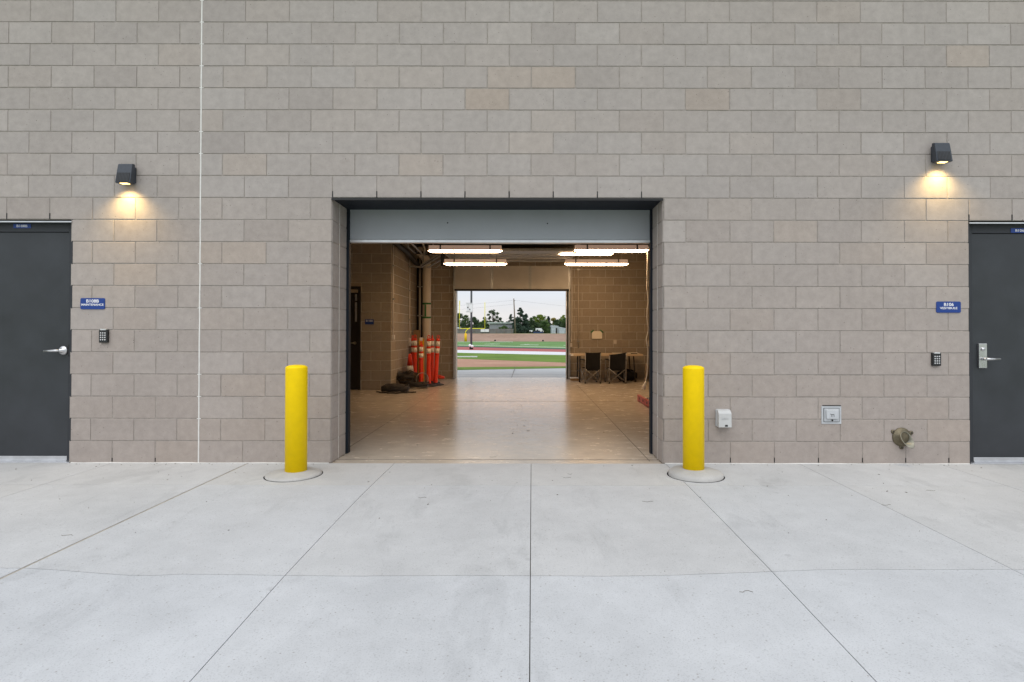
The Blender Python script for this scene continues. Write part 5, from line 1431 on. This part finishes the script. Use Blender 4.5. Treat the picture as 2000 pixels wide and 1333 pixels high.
# trees -----------------------------------------------------------------------
def tree(px, py_top, halfw_px, Y, kind, label, c, seed, base_z=.9, n_leaf=1500, species='tree'):
    rnd = random.Random(seed); p = at(px, py_top, Y); X = p.x; H = p.z - base_z
    s_ = F / (Y - CAMY); W = halfw_px / s_
    t = thing(species, label, 'tree', (X, Y, base_z), 'trees beyond the field')
    tr = MB(); th = H * .035
    tr.tube([(X, Y, base_z - .3), (X + .1, Y, base_z + H * .3), (X, Y, base_z + H * (.9 if kind == 'spruce' else .65))], [th, th * .7, th * .25], 8)
    clumps = []
    if kind == 'spruce':
        nl = 15
        for i in range(nl):
            u = i / (nl - 1); z = base_z + H * (.08 + .90 * u); rr = W * (1 - u) ** .55 * rnd.uniform(.78, 1.12) * .95 + W * .02
            m = max(3, int(11 * (1 - u)))
            for k in range(m):
                a = rnd.uniform(0, 6.28); q = rnd.uniform(.45, 1.0)
                clumps.append((Vector((X + rr * q * math.cos(a), Y + rr * q * math.sin(a), z - q * H * .03)), max(.45, rr * .42), .62))
                if k % 3 == 0: tr.tube([(X, Y, z), (X + rr * q * math.cos(a), Y + rr * q * math.sin(a), z - q * H * .03)], [th * .25, th * .08], 5)
    else:
        nc = 46 if kind != 'sparse' else 34; W *= 1.12 if kind == 'round' else 1
        for i in range(nc):
            a = rnd.uniform(0, 6.28); v = rnd.random(); q = math.sqrt(rnd.random())
            zz = base_z + H * (.10 + .82 * v); prof = (1 - max(0, (v - .45) / .55) ** 2.2 * .72) * (.75 + .25 * min(1, v * 3))
            rr = W * prof * q
            c_ = Vector((X + rr * math.cos(a), Y + rr * math.sin(a), zz))
            clumps.append((c_, W * rnd.uniform(.26, .40) * (1 if kind != 'sparse' else .62), .85))
            if i % 2 == 0: tr.tube([(X, Y, base_z + H * .3 + H * .25 * v), ((X + c_.x) / 2, (Y + c_.y) / 2, zz - H * .06), tuple(c_)], [th * .45, th * .25, th * .08], 5)
        clumps.append((Vector((X, Y, base_z + H * .93)), W * .25, .8))
    tr.build('trunk', M['bark'], t)
    bb = bmesh.new(); cl = bb.loops.layers.float_color.new('tone'); per = max(8, n_leaf // len(clumps)); ls = max(.20, W * .068)
    for (c_, r_, fl_) in clumps:
        tone0 = rnd.uniform(0.0, .65)
        for k in range(per):
            while True:
                o_ = Vector((rnd.uniform(-1, 1), rnd.uniform(-1, 1), rnd.uniform(-1, 1)))
                if o_.length < 1: break
            o_ = o_ * (.55 + .45 * rnd.random()); q = c_ + Vector((o_.x * r_, o_.y * r_, o_.z * r_ * fl_))
            n_ = Vector((rnd.gauss(0, 1), rnd.gauss(0, 1), rnd.gauss(0, 1))).normalized(); u_ = n_.orthogonal().normalized(); v_ = n_.cross(u_); sz = ls * rnd.uniform(.6, 1.4)
            f = bb.faces.new([bb.verts.new(q + u_ * sz), bb.verts.new(q + v_ * sz * .55), bb.verts.new(q - u_ * sz), bb.verts.new(q - v_ * sz * .55)])
            tn = min(1, max(0, tone0 + rnd.uniform(-.15, .3)))
            for l in f.loops: l[cl] = (tn, tn, tn, 1)
    me = bpy.data.meshes.new('crown'); bb.to_mesh(me); bb.free(); link('crown', me, M[c], t)
    return t
M['leaf_dark'] = leaf_mat('foliage_dark_green', (0.04, 0.072, 0.035), (0.10, 0.15, 0.065))
M['leaf_spruce'] = leaf_mat('foliage_spruce', (0.035, 0.065, 0.048), (0.085, 0.13, 0.085))
M['leaf_mid'] = leaf_mat('foliage_mid_green', (0.055, 0.11, 0.035), (0.15, 0.22, 0.07))
M['leaf_bright'] = leaf_mat('foliage_bright_green', (0.12, 0.19, 0.03), (0.30, 0.36, 0.06))
M['leaf_gold'] = leaf_mat('foliage_gold', (0.22, 0.20, 0.045), (0.46, 0.36, 0.10))
TR = [
 (897, 611.5, 13, 215, 'round', 'dark rounded tree behind the left upright of the goalpost', 'leaf_dark'),
 (909, 615, 10, 228, 'round', 'dark tree between the left upright and the light pole', 'leaf_mid'),
 (926, 619, 12, 220, 'round', 'rounded tree just right of the light pole', 'leaf_dark'),
 (944, 626, 9, 212, 'round', 'bushy tree behind the right upright of the goalpost', 'leaf_mid'),
 (963, 604.5, 19, 232, 'sparse', 'tall open-crowned tree behind the grey house', 'leaf_dark'),
 (976, 622, 9, 240, 'sparse', 'thin tree right of the open-crowned one', 'leaf_dark'),
 (984, 637, 9, 199, 'round', 'low bush in front of the grey house', 'leaf_mid'),
 (998, 614, 13, 214, 'spruce', 'smaller spruce left of the utility pole', 'leaf_spruce'),
 (1016, 601, 22, 200, 'spruce', 'biggest dark spruce right of the utility pole', 'leaf_spruce'),
 (1037, 626, 14, 205, 'round', 'dull green tree between the spruce and the bright tree', 'leaf_dark'),
 (1043, 617, 10, 234, 'round', 'grey-green tree top behind the vans', 'leaf_mid'),
 (1056, 614, 13, 222, 'round', 'bright green tree above the camper van', 'leaf_bright'),
 (1062, 627, 12, 208, 'round', 'mid green tree low behind the camper van', 'leaf_mid'),
 (1071, 618, 9, 226, 'spruce', 'narrow dark conifer left of the golden trees', 'leaf_spruce'),
 (1081, 620.5, 9, 238, 'round', 'golden tree behind the white shed', 'leaf_gold'),
 (1089, 624, 10, 212, 'round', 'dark tree right behind the white shed', 'leaf_dark'),
 (1101, 614.5, 10, 236, 'round', 'yellow-green tree at the right edge of the far doorway', 'leaf_bright'),
 (1105, 622, 12, 214, 'round', 'dark green tree at the right edge behind the lean-to', 'leaf_mid'),
 (1128, 612, 16, 225, 'round', 'tree standing past the right edge of the far doorway view', 'leaf_mid'),
 (868, 612, 16, 225, 'round', 'tree standing past the left edge of the far doorway view', 'leaf_dark'),
]
for i, (px, py, hw, Y, k, lb, c) in enumerate(TR):
    tree(px, py, hw, Y, k, lb, c, 100 + i, n_leaf={'round': 4200, 'sparse': 2200, 'spruce': 6500}[k], species={'round': 'broadleaf_tree', 'sparse': 'broadleaf_tree', 'spruce': 'spruce_tree'}[k])
# hedge mass under the trees reads as one undergrowth
bb = bmesh.new(); cl = bb.loops.layers.float_color.new('tone'); rnd = random.Random(77)
for k in range(9000):
    Y = rnd.uniform(206, 232); x = rnd.uniform(ax(840, Y), ax(1150, Y)); z = .8 + abs(rnd.gauss(0, 1.6)) * (1 + .5 * noise.noise(Vector((x * .15, Y * .1, 0))))
    n_ = Vector((rnd.gauss(0, 1), rnd.gauss(0, 1), rnd.gauss(0, 1))).normalized(); u_ = n_.orthogonal().normalized(); v_ = n_.cross(u_); sz = rnd.uniform(.2, .5); q = Vector((x, Y, z))
    f = bb.faces.new([bb.verts.new(q + u_ * sz), bb.verts.new(q + v_ * sz * .6), bb.verts.new(q - u_ * sz), bb.verts.new(q - v_ * sz * .6)]); tn = rnd.random() * .7
    for l in f.loops: l[cl] = (tn, tn, tn, 1)
me = bpy.data.meshes.new('undergrowth'); bb.to_mesh(me); bb.free()
tag(link('undergrowth', me, M['leaf_dark']), 'dense undergrowth below the distant trees', 'undergrowth', kind='stuff')

for o in scene.objects:
    if '_loc' in o: del o['_loc']
# ------------------------------------------------------------------ render settings
vs = scene.view_settings; vs.view_transform = 'Standard'; vs.look = 'None'; vs.exposure = 0.0; vs.gamma = 1.0
scene.cycles.use_denoising = True
try: scene.cycles.denoiser = 'OPENIMAGEDENOISE'
except Exception: pass
scene.cycles.max_bounces = 8; scene.cycles.diffuse_bounces = 5; scene.cycles.glossy_bounces = 4; scene.cycles.transmission_bounces = 2
scene.cycles.sample_clamp_indirect = 6.0; scene.cycles.caustics_reflective = False; scene.cycles.caustics_refractive = False
